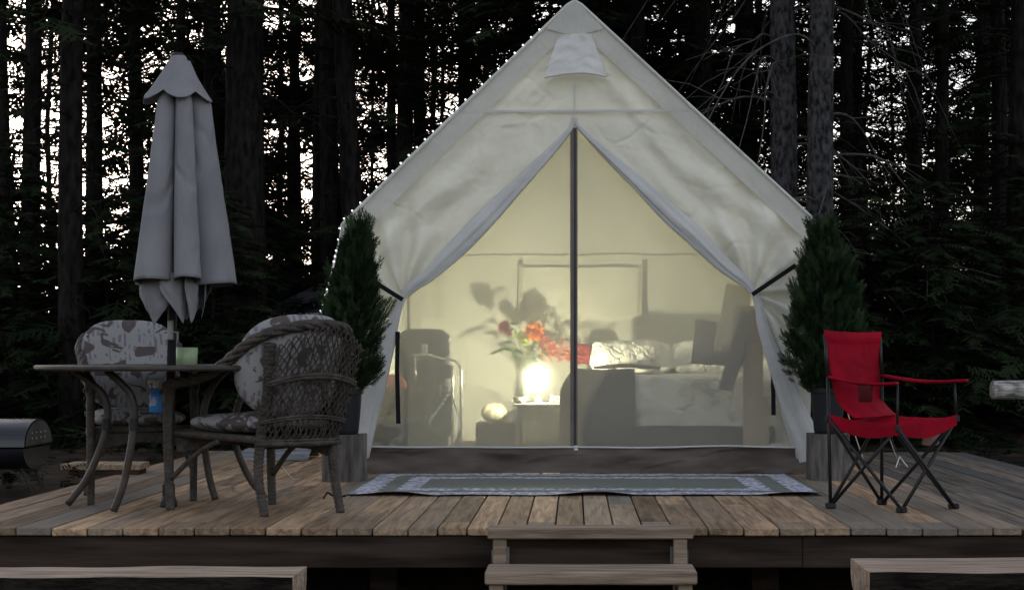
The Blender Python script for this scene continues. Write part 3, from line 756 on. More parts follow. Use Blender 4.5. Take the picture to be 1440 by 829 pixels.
stem.build('stems',M['leaf'],bq)
# basket on box
c=P(699,592,12.9); 
mb=MB(); mb.bbox((c.x,12.9,c.z/2+.0),(.36,.32,c.z-.01),.008); tag(mb.build('storage_box',M['darkbox']),'dark low box standing on the tent floor left of the bedside table','box')
o=pillow_mb((P(695,0,12.9).x,12.88,c.z+.075),(.23,.2,.17),None,.9,seed=3); tag(o.build('knitted_pouffe',M['basket'],smooth=True),'rounded pale knitted ball on top of the dark box','cushion')
# hanging cord on back wall
mb=MB(); mb.tube(catmull([B(617,375,TB-.07),B(617,410,TB-.07),B(619,440,TB-.07),B(622,447,TB-.07),B(625,440,TB-.07),B(622,410,TB-.07),B(621,375,TB-.07)],5),.003,5)
tag(mb.build('hanging_cord',M['cord'],smooth=True),'thin looped cord hanging on the back tent wall','cord')
# left: armchair with throw and cushion
AC=11.6
ac=thing('armchair','grey high backed armchair in the left corner of the tent','armchair',(P(585,0,AC).x,AC,0))
a,b_=P(557,462,12.1),P(634,560,12.1)
def abk(u,v):
    an=2*math.pi*u; w=(b_.x-a.x)/2; hh=(a.z-.15)/2; sg=lambda t,p_: math.copysign(abs(t)**p_,t)
    bb=math.pi*(v-.5); return Vector(((a.x+b_.x)/2+w*sg(math.cos(an),.35)*sg(math.cos(bb),.5),12.1+.11*sg(math.sin(bb),.8),.15+hh+hh*sg(math.sin(an),.4)*sg(math.cos(bb),.5)))
mb=MB(); mb.grid(abk,40,16,closed=True); mb.build('backrest',M['grey'],ac,smooth=True)
mb=MB(); mb.bbox(((a.x+b_.x)/2,11.7,.22),(b_.x-a.x-.06,.75,.40),.05); mb.build('seat',M['grey'],ac)
for xx in (a.x+.02,b_.x-.02): mb=MB(); mb.bbox((xx,11.75,.32),(.11,.7,.50),.04); mb.build('armrest',M['grey'],ac)
mb=MB(); c0=P(500,0,11.3).x; c1=P(594,0,11.3).x
def thr2(u,v):
    x=c0+(c1-c0)*u; 
    y=11.75-.45*min(1,v*2); z=.53 if v<.5 else .53-(v-.5)*.8
    return Vector((x+.08*(1-v)*u,y-.02*math.sin(x*9),z+.015*noise.noise(Vector((x*7,y*7,0)))))
mb.grid(thr2,24,24); tag(mb.build('throw',M['brownwool'],smooth=True),'brown ribbed throw hanging over the grey armchair seat','throw')
tag(pillow_mb(P(549,543,11.5),(.26,.2,.16),Matrix.Rotation(R(60),3,'X'),.8,seed=9).build('cushion',M['salmon'],smooth=True),'salmon pink cushion on the grey armchair','cushion')
# dark low stool/bin front
a=P(575,600,10.5)
mb=MB(); mb.lathe([(.055,.02),(.06,.04),(.12,.30),(.125,.31)],c=(a.x-.01,10.5,.0),n=18); mb.lathe([(.19,.31),(.20,.32),(.20,.345),(.19,.35)],c=(a.x-.04,10.5,0),n=22)
tag(mb.build('low_stool',M['navy'],smooth=False),'dark blue tapered stool inside the screen at lower left','stool')
# metal rack
rk=thing('tube_rack','pale tubular metal rack beside the grey armchair','rack',(P(630,0,11.0).x,11.0,0))
def tb(pts,m='chrome',r=.009,nm='tube_frame'): mb=MB(); mb.tube(catmull(pts,5) if len(pts)>2 else pts,r,8); return mb.build(nm,M[m],rk,smooth=True)
RD=10.9
tb([P(627,505,RD),P(640,507,RD),P(647,516,RD),P(648,530,RD),P(648,645,RD)]); tb([P(636,520,RD+.25),P(636,580,RD+.25),P(636,640,RD+.25)])
tb([P(648,575,RD),P(642,640,RD)]); tb([P(636,560,RD+.2),P(648,590,RD)]); tb([P(606,500,RD+.3),P(627,505,RD)]); tb([P(620,520,RD+.2),P(620,640,RD+.2)],r=.005)
tb([P(584,500,RD+.2),P(584,545,RD+.2)],r=.005)
mb=MB(); p=P(594,499,RD+.2); mb.bbox((p.x,p.y,p.z),(.13,.25,.015),.003); mb.build('tray',M['chrome'],rk)
mb=MB(); p=P(616,522,RD+.2); mb.bbox((p.x+.02,p.y,p.z),(.17,.25,.10),.01); mb.build('shelf',M['grey'],rk)
mb=MB(); p=P(614,580,RD+.3); mb.bbox((p.x+.02,p.y,p.z),(.2,.25,.35),.02); mb.build('hanging_bag',M['grey'],rk)
mb=MB(); p=P(597,499,RD+.2); mb.lathe([(.022,0),(.022,.075)],c=(p.x,p.y,p.z+.009),n=16); tag(mb.build('candle',M['candle']),'short white pillar candle on the metal rack tray','candle')
p=P(627,500,RD+.1)
for k,(dx,dz) in enumerate(((0,0.0),(.004,.07),(-.004,.135))):
    pass
mb=MB()
for dz in (.03,.085,.14):
    mb.lathe([(.001,-.028),(.024,-.018),(.032,0),(.024,.018),(.001,.028)],c=(p.x,p.y,p.z+dz),n=14)
tag(mb.build('wind_ornament',M['palefascia'],smooth=True),'pale blue lobed ornament at the end of the rack','ornament')
bd=thing('bead_string','diagonal string of shiny white beads in front of the rack','beads',P(600,598,RD-.1))
a,b_=P(597,597,RD-.1),P(632,550,RD-.1)
for k in range(11):
    t=k/10; q=a.lerp(b_,t)+Vector((0,0,-.02*math.sin(math.pi*t))); mb=MB(); mb.lathe([(.001,-.011),(.009,-.007),(.012,0),(.009,.007),(.001,.011)],c=q,n=8); mb.build('bead',M['white'],bd,smooth=True)
mb=MB(); mb.tube([a.lerp(b_,t/10)+Vector((0,0,-.02*math.sin(math.pi*t/10))) for t in range(11)],.002,5); mb.build('thread',M['cord'],bd)
# wooden stand on the right
sd=thing('wooden_stand','pale wooden post stand with a tilted dark board near the right flap','stand',(P(1060,0,10.35).x,10.35,0))
WD=10.35
def slab(p,q,w,t,m,nm): mb=MB(); mb.beam(p,q,w,t,up=(0,1,0)); 
def bar(px0,py0,px1,py1,wpx,D,m,nm,t=.03):
    a=P(px0,py0,D); b=P(px1,py1,D); d=(b-a).normalized(); rot=Matrix((Vector((d.z,0,-d.x)),Vector((0,1,0)),d)).transposed()
    if abs(d.x)<1e-6 and d.z<0: rot=Matrix.Identity(3)
    mb=MB(); mb.bbox((a+b)/2,(wpx*D/F,t,(b-a).length),.004,rot); mb.build(nm,M[m],sd)
bar(1059,430,1059,640,27,WD,'pine','post',.06); bar(1066,556,1066,640,30,WD-.05,'pine','foot_block',.05)
bar(1052,440,1020,548,20,WD-.10,'darkboard','brace'); bar(1040,402,1022,500,38,WD+.04,'palepanel','tilted_panel',.012)
bar(1031,500,1033,500,1,WD,'darkboard','peg')
mb=MB(); 
for (x0_,y0_,x1_,y1_,d_) in ((975,450,1005,512,WD+.08),(976,494,1045,513,WD-.02)):
    a=P(x0_,y0_,d_); b=P(x1_,y1_,d_); mb.bbox((a+b)/2,(abs(b.x-a.x),.03,abs(a.z-b.z)),.012,Matrix.Rotation(R(6),3,'Y'))
mb.build('dark_board',M['darkboard'],sd)
o=pillow_mb((P(1093,0,10.2).x,10.2,P(0,633,10.2).z),(.13,.12,.10),None,.9,seed=2); tag(o.build('cushion',M['linen'],smooth=True),'small round white bundle at the foot of the wooden stand','bundle')

# ------------------------------------------------------------------ potted cedars on stump blocks
def cedar_spray():
    vs=[];fs=[]
    def blade(p,d,L,w,n):
        d=d.normalized(); s_=d.cross(n).normalized()*w; o=len(vs)
        s_=s_*.62; vs.extend([p-s_*.5,p+d*L*.5-s_,p+d*L,p+d*L*.5+s_,p+s_*.5]); fs.append((o,o+1,o+2,o+3,o+4))
    rr=random.Random(11)
    blade(Vector((0,0,0)),Vector((0,0,1)),1,.035,Vector((0,1,0)))
    for k in range(9):
        t=.1+.8*k/9
        for sg in(-1,1):
            d=Vector((sg*.75,rr.uniform(-.25,.25),1)); blade(Vector((0,0,t)),d,.42*(1-t*.5),.03,Vector((rr.uniform(-.5,.5),1,0)))
            p=Vector((0,0,t))+d.normalized()*.2*(1-t*.5); blade(p,Vector((sg*.1,rr.uniform(-.2,.2),1)),.22*(1-t*.4),.025,Vector((0,1,0)))
            blade(p,Vector((sg*1.2,rr.uniform(-.2,.2),.5)),.2*(1-t*.4),.025,Vector((0,1,0)))
    return np.array([tuple(v) for v in vs]),fs
def spruce_spray(seed=1,n=13,sub=3):
    vs=[];fs=[]
    rr=random.Random(seed)
    def blade(p,d,L,w,n_):
        d=d.normalized(); s_=d.cross(n_).normalized()*w; o=len(vs)
        vs.extend([p-s_*.4,p+d*L*.45-s_,p+d*L,p+d*L*.45+s_,p+s_*.4]); fs.append((o,o+1,o+2,o+3,o+4))
    blade(Vector((0,0,0)),Vector((1,0,-.05)),1,.02,Vector((0,0,1)))
    for k in range(n):
        t=.08+.86*k/n+rr.uniform(-.02,.02)
        for sg in(-1,1):
            if rr.random()<.12: continue
            L=.42*(1-t*.65)*rr.uniform(.6,1.15); d=Vector((.8,sg*1.0,rr.uniform(-.45,.1)))
            p=Vector((t,0,-.05*t*t)); nn=Vector((rr.uniform(-.4,.4),rr.uniform(-.4,.4),1)); blade(p,d,L,.022,nn)
            for j in range(sub):
                q=p+d.normalized()*L*(.3+.25*j)
                for s2 in(-1,1):
                    if rr.random()<.3: continue
                    blade(q,Vector((.9+s2*.3*sg,sg*.6-s2*.7,rr.uniform(-.7,0))),L*.38*rr.uniform(.6,1.1),.017,nn)
    return np.array([tuple(v) for v in vs]),fs
def scatter_mesh(name, tmpl, mats, rnds, material):
    tv,tf=tmpl; n=len(mats); A=np.array(mats)  # n,4,4
    hv=np.concatenate([tv,np.ones((len(tv),1))],1)
    V=np.einsum('nij,vj->nvi',A,hv)[:,:,:3].reshape(-1,3)
    k=len(tf[0]); Fc=(np.array(tf)[None,:,:]+(np.arange(n)*len(tv))[:,None,None]).reshape(-1,k)
    me=bpy.data.meshes.new(name); me.vertices.add(len(V)); me.vertices.foreach_set('co',V.astype(np.float32).ravel())
    me.loops.add(Fc.size); me.loops.foreach_set('vertex_index',Fc.astype(np.int32).ravel())
    me.polygons.add(len(Fc)); me.polygons.foreach_set('loop_start',(np.arange(len(Fc))*k).astype(np.int32)); me.polygons.foreach_set('loop_total',np.full(len(Fc),k,dtype=np.int32))
    at=me.attributes.new('rnd','FLOAT','POINT'); at.data.foreach_set('value',np.repeat(np.array(rnds,dtype=np.float32),len(tv)))
    me.materials.append(material); me.update(calc_edges=True); return me
def xform(p,d,up,s):
    d=d.normalized(); y=up.cross(d)
    if y.length<1e-4: y=Vector((0,1,0)).cross(d)
    y.normalize(); z=d.cross(y)
    m=np.eye(4); m[:3,0]=np.array(d)*s; m[:3,1]=np.array(y)*s; m[:3,2]=np.array(z)*s; m[:3,3]=np.array(p); return m
def xformz(p,d,s,rnd):
    d=d.normalized(); a=Vector((rnd.uniform(-1,1),rnd.uniform(-1,1),rnd.uniform(-.3,.3))); x=a.cross(d).normalized(); y=d.cross(x)
    m=np.eye(4); m[:3,0]=np.array(x)*s; m[:3,1]=np.array(y)*s; m[:3,2]=np.array(d)*s; m[:3,3]=np.array(p); return m
CS=cedar_spray()
def potted(label,blab,px,base_y,w,h,ptop,ty,hw,seed,lean=0):
    b=G(px,base_y); s=F/b.y; bd_=b.y+w/2
    mb=MB()
    mb.grid(lambda u,v: Vector((px and b.x+ (w/2)*math.copysign(abs(math.cos(2*math.pi*u))**.35,math.cos(2*math.pi*u))*(1+.02*noise.noise(Vector((u*9,v*2,seed)))), bd_+(w/2)*math.copysign(abs(math.sin(2*math.pi*u))**.35,math.sin(2*math.pi*u)), h*v)),48,10,closed=True)
    ringtop=[v for v in mb.v[-48:]]; mb.add(ringtop,[tuple(range(48))])
    tag(mb.build('stump_block',M['stump']),blab,'wood block','wood blocks under the potted cedars')
    r=thing('potted_cedar',label,'potted plant',(b.x,bd_,h+.002),group='potted cedars beside the tent')
    pt=H+(HY-ptop)/(F/bd_)
    mb=MB(); mb.lathe([(.085,h+.004),(.09,h+.02),(.112,pt-.03),(.125,pt-.028),(.125,pt),(.113,pt),(.105,pt-.03),(.001,pt-.03)],c=(b.x,bd_,0),n=28,cap=False); mb.build('pot',M['pot'],r)
    zt=H+(HY-ty)/(F/bd_); rr=random.Random(seed); mats=[];rn=[]; Ht=zt-pt
    for k in range(3600):
        v=rr.random()**.85; prof=hw*(min(1,(v+.06)*4.5))**.5*(1-v**2.6)**.8*(1+.25*noise.noise(Vector((v*4,seed,0))))
        a=rr.uniform(0,2*math.pi); q=rr.random()**.45; lump=1+.38*noise.noise(Vector((math.cos(a)*1.6,math.sin(a)*1.6,v*7+seed)))+.3*noise.noise(Vector((math.cos(a)*4,math.sin(a)*4,v*16+seed)))
        rad_=max(.015,prof*lump)*q; p=Vector((b.x+lean*v+math.cos(a)*rad_,bd_+math.sin(a)*rad_,pt-.04+v*(Ht-.05)))
        d=Vector((math.cos(a)*.9,math.sin(a)*.9,rr.uniform(.5,1.5)*(1+v)))+Vector((rr.uniform(-.3,.3),rr.uniform(-.3,.3),0))
        mats.append(xformz(p,d,rr.uniform(.045,.095)*(2.0 if rr.random()<.08 else 1),rr)); rn.append(rr.random())
    me=scatter_mesh('foliage',CS,mats,rn,M['cedar']); o=bpy.data.objects.new('foliage',me); C.objects.link(o); o.parent=r; o.matrix_parent_inverse=r.matrix_world.inverted()
    mb=MB(); mb.tube([(b.x,bd_,pt-.04),(b.x+lean*.4,bd_,pt+Ht*.4),(b.x+lean*.8,bd_,pt+Ht*.8)],[.012,.009,.004],6); mb.build('stem',M['trunk'],r)
potted('tall dark cedar in a black pot beside the wicker chair','square grey wood block under the cedar by the wicker chair',480,677,.27,.295,547,306,.160,21,.10)
potted('tall dark cedar in a black pot behind the red chair','square grey wood block under the cedar behind the red chair',1169,675,.26,.295,545,308,.235,33,-.02)

# ------------------------------------------------------------------ umbrella & table
TC=G(237,712); TX,TYY=TC.x,TC.y
tb_=thing('patio_table','round brown metal patio table with curved legs','table',(TX,TYY,0))
TZ=.745
mb=MB(); mb.lathe([(.0282,TZ-.012),(.645,TZ-.012),(.66,TZ-.02),(.672,TZ-.010),(.672,TZ+.002),(.66,TZ+.008),(.64,TZ+.004),(.0282,TZ+.004)],c=(TX,TYY,0),n=80,cap=False); mb.build('tabletop',M['tubebrown'],tb_,smooth=False)
def G3(px,py,D): return P(px,py,D)
legs=[((95,708),(150,600),(103,527)),((160,718),(188,600),(150,527)),((303,702),(286,610),(320,527)),((374,700),(330,620),(372,527))]
for (f_,m_,t_) in legs:
    g0=G(*f_,.012); D=g0.y
    pts=[g0,P(f_[0]+(m_[0]-f_[0])*.55,f_[1]-(f_[1]-m_[1])*.38,D),P(m_[0],m_[1],D),P(m_[0]-(2 if m_[0]<237 else -2),m_[1]-40,D),P(t_[0]+(m_[0]-t_[0])*.55,t_[1]+12,D),Vector((P(t_[0],0,D).x,D,TZ-.02))]
    mb=MB(); mb.tube(catmull(pts,8),.019,10); mb.build('leg',M['tubebrown'],tb_,smooth=True)
    mb=MB(); q=P(m_[0],m_[1]-4,D); mb.lathe([(.022,-.03),(.024,-.028),(.024,.028),(.022,.03)],c=q,n=12); mb.build('leg_clamp',M['black'],tb_)
um=thing('patio_umbrella','closed grey patio umbrella standing through the round table','umbrella',(TX,TYY,0))
s2=F/TYY
topx=(250-237)/s2; zt=H+(HY-78)/s2
def ax(z): return TX+topx*(z/zt)
mb=MB(); mb.tube([(TX,TYY,.03),(ax(zt-.05),TYY,zt-.05)],.023,14); mb.build('pole',M['black'],um,smooth=True)
mb=MB(); mb.lathe([(.045,.001),(.047,.012),(.045,.03),(.036,.05),(.033,.06),(.033,.12),(.025,.12)],c=(TX,TYY,0),n=36); mb.build('base',M['black'],um)
mb=MB(); q=P(240,464,TYY-.03); mb.bbox(q,(.028,.03,.105),.004); mb.build('crank_plate',M['steel'],um)
mb=MB(); q=P(244,467,TYY-.05); mb.tube([q,q+Vector((.03,-.03,0)),q+Vector((.03,-.03,-.05))],.006,6); mb.build('crank_handle',M['steel'],um)
mb=MB(); mb.lathe([(.001,zt+.012),(.03,zt+.010),(.04,zt-.003),(.03,zt-.012)],c=(ax(zt),TYY,0),n=20,cap=False); mb.build('cap',M['black'],um,smooth=True)
zTop=zt-.03; zHem=H+(HY-396)/s2
NR=6
def canopy(u,v,drop=0.0,scl=1.0):
    a=2*math.pi*u; k=NR*a/2
    f=abs(math.cos(k))      # 1 at ribs, 0 at valleys
    f=f**.5
    Rm=.040+.070*min(1,v/.2)+.155*v**1.1
    wob=1+.16*math.sin(a*1.0+2.0)+.08*math.sin(a*3+1)
    Rm*= wob
    Rv=.03+.045*v
    r=Rv+(Rm-Rv)*f
    sw=(1-f)*.55*math.sin(k)*v + .35*v*(1-f)   # folds lie over one another
    z=zTop-(zTop-zHem)*v
    r+=.006*noise.noise(Vector((a*2.2,v*9,3)))*v+.004*abs(noise.noise(Vector((a*5+v*6,v*14,3))))
    if v>.8: z-= (v-.8)/.2*(.025*(1-f)+.015*math.sin(a*2+1))
    if drop: r*=scl*(1+.12*math.sin(9*a)); z-=drop*(.35+.65*abs(math.sin(a*4.5+.6)))*max(0,(v-.75)/.25)
    aa=a+sw*.35
    return Vector((ax(z)+.012+r*math.cos(aa)*1.0, TYY+r*math.sin(aa), z+.006*noise.noise(Vector((a*3,v*5,0)))))
mb=MB(); mb.grid(canopy,216,60,closed=True); 
def fold(a0,wd,z0,drop,ra,rb_,pk,seed):
    def fn(u,v):
        a=a0+wd*u; tri=(u/pk if u<pk else (1-u)/(1-pk)); tri=max(0,tri)**.8
        z=z0+.05-(.05+drop*(.15+.85*tri))*v
        rad=ra+(rb_-ra)*u+.02*math.sin(math.pi*u)*math.sin(v*2)+.008*noise.noise(Vector((u*5,v*4,seed)))
        rad*=1-.18*v*tri
        return Vector((ax(z)+.012+rad*math.cos(a),TYY+rad*math.sin(a),z))
    mb.grid(fn,22,18)
rf_=random.Random(4)
for k in range(9):
    a0=2*math.pi*k/9-.35
    fold(a0,1.15,zHem-.01,.20+rf_.uniform(-.03,.03),.185,.10,.30+.4*(k%2),k)
for k in range(6):
    a0=2*math.pi*k/6+.2
    fold(a0,1.3,zHem-.02,.15+rf_.uniform(-.03,.03),.13,.07,.5,k+20)
o=mb.build('canopy',M['umb'],um,smooth=True)
md=o.modifiers.new('th','SOLIDIFY'); md.thickness=.003
def topcap(u,v):
    a=2*math.pi*u; k=NR*a/2; f=abs(math.cos(k+.6))
    r=.035+.135*v**.95*(.92+.20*f); z=zt-.005-(.235)*v**.85-(.045*f*v**3) +.03*v**3
    return Vector((ax(z)+.004+r*math.cos(a),TYY+r*math.sin(a),z))
mb=MB(); mb.grid(topcap,160,24,closed=True); o=mb.build('vent_cap',M['umb'],um,smooth=True)
md=o.modifiers.new('th','SOLIDIFY'); md.thickness=.003
for k in range(NR):
    p=canopy((k/NR)%1,.2); q=canopy((k/NR)%1,.97); c0=Vector((ax(p.z),TYY,p.z))
    mb=MB(); mb.tube([p.lerp(Vector((ax(p.z),TYY,p.z)),.2),q.lerp(Vector((ax(q.z),TYY,q.z)),.12)],.006,6); mb.build('rib',M['black'],um)
# candle jar
p=P(262.5,513,TYY+.12)
mb=MB(); mb.lathe([(.052,TZ+.006),(.055,TZ+.01),(.060,TZ+.10),(.057,TZ+.10),(.052,TZ+.016),(.001,TZ+.014)],c=(p.x,p.y,0),n=32,cap=False)
cj=thing('candle_jar','pale green glass candle jar on the round patio table','candle',(p.x,p.y,TZ))
mb.build('jar',M['greenglass'],cj,smooth=True)
mb=MB(); mb.lathe([(.050,TZ+.017),(.053,TZ+.065),(.001,TZ+.063)],c=(p.x,p.y,0),n=28); mb.build('wax',mat('green_wax',(.30,.38,.22),rough=.6),cj,smooth=True)

# ------------------------------------------------------------------ wicker chair
def wicker_chair(label, loc, rz, rear_half=.23, front_half=.31, shear=0.0, sq=1.0, sx_=1.0):
    # local: +y is where the sitter faces, x to the side
    r=thing('wicker_chair',label,'chair',loc,rz,group='brown wicker patio chairs with leaf print cushions')
    def add(mb,name,m,smooth=True,**k):
        if shear or sq!=1: mb.v=[(v[0]*sx_+shear*v[1],v[1]*sq,v[2]) for v in mb.v]
        return mb.build(name,M[m],r,smooth=smooth,world=False,**k)
    fy=.27; ry=-.27
    zs=.40
    # arm-and-back rim
    rim=[(-front_half,fy+.02,.60),(-front_half-.005,fy+.03,.645),(-front_half,fy-.05,.665),(-front_half,.05,.69),(-front_half+.0,-.12,.76),(-.265,-.28,.87),(-.17,-.39,.935),(0,-.43,.955)]
    rim=rim+[(-x,y,z) for x,y,z in rim[-2::-1]]
    mb=MB(); braid(mb,catmull(rim,8),.027,4,.075); add(mb,'back_rim','wicker')
    # legs
    for sx in(-1,1):
        mb=MB(); wrapped(mb,catmull([(sx*front_half,fy+.03,.62),(sx*(front_half+.003),fy+.035,.45),(sx*front_half,fy+.03,.2),(sx*(front_half),fy+.02,0.0)],6),lambda t:.023-.003*t,.02,12,.05); add(mb,'leg','wicker')
        mb=MB(); wrapped(mb,catmull([(sx*.225,-.36,.86),(sx*.20,-.315,.62),(sx*.205,-.27,.40),(sx*.215,-.265,.2),(sx*rear_half,-.31,0.0)],6),lambda t:.028-.008*t,.022,12,.10); add(mb,'leg','wicker')
        mb=MB(); mb.tube(catmull([(sx*front_half,fy+.02,.16),(sx*(front_half-.03),.12,.30),(sx*.25,-.02,.37)],6),.013,8); add(mb,'brace','wicker')
    # seat frame
    mb=MB(); fr=[(-front_half+.02,fy,zs),(front_half-.02,fy,zs),(.21,ry,zs-.02),(-.21,ry,zs-.02),(-front_half+.02,fy,zs)]
    for a,b in zip(fr,fr[1:]): mb.tube([a,b],.020,10)
    mb.add([Vector(q)+Vector((0,0,.005)) for q in fr[:4]],[(0,1,2,3)]); mb.add([Vector(q)+Vector((0,0,-.02)) for q in fr[:4]],[(3,2,1,0)]); add(mb,'seat_frame','wicker')
    mb=MB()
    for a,b in zip(fr[:2],fr[1:3]): 
        a=Vector(a);b=Vector(b); mb.grid(lambda u,v,a=a,b=b: a.lerp(b,u)+Vector((0,0,-.02-.05*v-.03*v*math.cos(u*math.pi)**2)),16,4)
    add(mb,'seat_apron','wicker')
    # woven back: surface between the rear legs following the rim
    def bp(u,v):
        th=(u-.5)*2; x=.235*th*(1+.10*v); z=.36+v*(.955-.36-.115*th*th-.01)
        y=-.27-.15*v-.07*(1-th*th)*(.6+.4*v)
        return Vector((x,y,z))
    mb=MB(); nd=12
    for k in range(-nd,nd+1):
        for sg in(-1,1):
            pts=[]
            for j in range(31):
                v=j/30; u=.5+ (k/nd)*.75+sg*(v-.5)*.62
                if 0<=u<=1: pts.append(bp(u,v)+Vector((0,.003*sg*math.cos(j*1.6),0)))
            if len(pts)>2: mb.tube(pts,.0034,5)
    for k in range(9):
        u=(k+.5)/9; mb.tube([bp(u,j/16) for j in range(17)],.004,5)
    for v,rr_ in ((.0,.016),(.03,.008),(.22,.008),(.24,.008),(.62,.012),(.645,.010)):
        mb.tube([bp(j/20,v+(.05*((j/20-.5)*2)**2-.05 if v>.5 else 0))+Vector((0,-.004,0)) for j in range(21)],rr_,7)
    add(mb,'woven_back','wicker')
    # arm fill
    for sx in(-1,1):
        mb=MB()
        for k in range(7):
            t=k/6; mb.tube([(sx*(front_half-.01-.08*t*t),fy-.02-.55*t,zs),(sx*(front_half-.04*t),fy-.02-.40*t,.665+.10*t*t)],.006,6)
        if False: add(mb,'arm_weave','wicker')
    # cushions
    c=pillow_mb((0,.0,zs+.055),(.50,.54,.11),None,.35,n=22,seed=3,crease=.010); add(c,'seat_cushion','print')
    rot=Matrix.Rotation(R(90-16),3,'X')
    def bc(u,v):
        a=2*math.pi*u; b=math.pi*(v-.5); sg=lambda t,p_: math.copysign(abs(t)**p_,t)
        x=.275*sg(math.cos(a),.75)*sg(math.cos(b),.5); z=.27*sg(math.sin(a),.75)*sg(math.cos(b),.5); y=.075*sg(math.sin(b),.8)
        puff=1+.12*noise.noise(Vector((x*6,z*6,2)))
        p=Vector((x,y*puff-.09*(x/.27)**2*-1,z)); p=Matrix.Rotation(R(16),3,'X')@p
        return p+Vector((0,-.285,.745))
    c=MB(); c.grid(bc,56,22,closed=True); add(c,'back_cushion','print')
    return r
# near chair
ang=R(30.6)
mid=Vector((-1.354,7.356,0))+Vector((-.75,.60,0))*.30+Vector((-.045,0,0))
wicker_chair('wicker chair in front of the table, seen from behind its woven back',mid,ang,.215,.295,shear=-.40,sq=.95,sx_=.93)
# far chair
fv=Vector((.41,-.91,0)); ang2=math.atan2(fv.y,fv.x)-math.pi/2
wicker_chair('wicker chair behind the table with its cushions facing the camera',(-2.47,8.20,0),ang2,.23,.27)
# spray bottle on far chair seat
p=P(219,580,7.97); p.z=.490
sb=thing('spray_bottle','blue spray bottle with white trigger on the far chair seat','bottle',p)
mb=MB()
prof=[(q_*.9,z_*.76) for q_,z_ in [(.001,0),(.036,.002),(.040,.012),(.041,.06),(.036,.085),(.040,.11),(.033,.135),(.016,.165),(.014,.18)]]
mb.lathe(prof,c=p,n=24,cap=False,M4=Matrix.Diagonal((1,.6,1,1)).to_3x3()); mb.build('bottle_body',M['blue'],sb,smooth=True)
mb=MB(); mb.lathe([(.016,.136),(.017,.15),(.015,.165)],c=p,n=14); mb.bbox(p+Vector((-.012,0,.175)),(.065,.024,.024),.006); mb.bbox(p+Vector((-.035,0,.155)),(.010,.014,.04),.003,Matrix.Rotation(R(-25),3,'Y')); mb.build('trigger_head',M['white'],sb)
mb=MB()
for k,z in enumerate((.035,.047,.059,.071)):
    mb.grid(lambda u,v,z=z,k=k: p+Vector((-.006+.037*math.sin((u-.5)*(1.2-.2*k)),-.0228*math.cos((u-.5)*1.2),z+.007*v+.006*math.sin(u*3))),8,1)
mb.build('label_marks',M['white'],sb)

mb=MB(); q=G(325,691,.004)
leaf_quad(mb,q,Vector((1,.3,.1)),Vector((0,-.3,1)),.05,.014); leaf_quad(mb,q+Vector((.02,0,.01)),Vector((-.6,.3,.5)),Vector((0,-.6,1)),.04,.012)
tag(mb.build('fallen_leaf',M['darkboard']),'small curled dry leaf lying on the deck under the near wicker chair','leaf')
# ------------------------------------------------------------------ red camp chair
cc=thing('camp_chair','red folding camp chair with black tube legs right of the tent','chair',(1.69,7.77,0))
R1,R2,F1,F2=[G(*q,.012) for q in((1168,711),(1240,706),(1268,717),(1341,712))]
zS=.465
R1t=P(1165,588,R1.y); R2t=P(1240,583,R2.y); F1t=P(1262,602,F1.y); F2t=P(1345,588,F2.y)
def tb2(a,b,r=.0095,name='leg_tube'):
    mb=MB(); mb.tube([a,b],r,8); return mb.build(name,M['black'],cc,smooth=True)
o_=Vector((0,-.018,0))
tb2(F1,F2t); tb2(F2+o_,F1t+o_); tb2(R1,F1t); tb2(F1+o_,R1t+o_); tb2(R1+Vector((0,.02,0)),R2t); tb2(R2,R1t+Vector((0,.02,0))); tb2(R2+o_,F2t+o_*0); tb2(F2,R2t)
A1=P(1164,530,R1.y); A2=P(1240,527,R2.y)
B1=P(1160,470,R1.y+.03); B2=P(1237,470,R2.y+.03)
tb2(R1,A1,name='back_post'); tb2(A1,B1,name='back_post'); tb2(R2,A2,name='back_post'); tb2(A2,B2,name='back_post')
A1f=P(1262,538,F1.y+.02); A2f=P(1360,534,F2.y-.03)
tb2(F1t,A1f+Vector((0,0,-.01)),.007,'arm_post'); tb2(F2t,P(1342,536,F2.y),.007,'arm_post')
for q in(R1,R2,F1,F2):
    mb=MB(); mb.bbox(q+Vector((0,0,.004)),(.052,.042,.03),.006); mb.build('rubber_foot',M['black'],cc)
for q in(R1t,R2t,F1t,F2t):
    mb=MB(); mb.bbox(q,(.03,.03,.035),.005); mb.build('joint',M['black'],cc)
# back fabric
def backf(u,v):
    a=P(1158+(1168-1158)*min(1,v*2)+ (12 if v>.5 else 0)*(v-.5)*2,464+v*124,R1.y+.03-.02*v); b=P(1239+(-3)*math.sin(v*3.14),466+v*117,R2.y+.03-.02*v)
    p=a.lerp(b,u); p.y+=-.03*math.sin(math.pi*u)*(.4+.6*v)+.004*noise.noise(Vector((u*6,v*8,1))); p.z-=.008*math.sin(math.pi*u)*(1-v)
    # curve into the seat
    if v>.72: p+= Vector((.07,-.05,0))*((v-.72)/.28)**2
    return p
mb=MB(); mb.grid(backf,24,34); o=mb.build('backrest',M['red'],cc,smooth=True); md=o.modifiers.new('t','SOLIDIFY'); md.thickness=.006
mb=MB(); top=[backf(i/24,0) for i in range(25)]
def head(u,v): p=backf(u,v*.14); return p+Vector((0,-.008-.006*math.sin(math.pi*v),0))
mb.grid(head,24,6); mb.build('head_band',M['red'],cc,smooth=True)
def seatf(u,v):
    a=R1t.lerp(R2t,u); b=F1t.lerp(F2t,u); p=a.lerp(b,v)
    p.z-=.055*math.sin(math.pi*u)*math.sin(math.pi*min(1,.15+v*.8))+.012*math.sin(math.pi*v)
    p.z+=.004*noise.noise(Vector((u*7,v*7,1)))+.008; return p
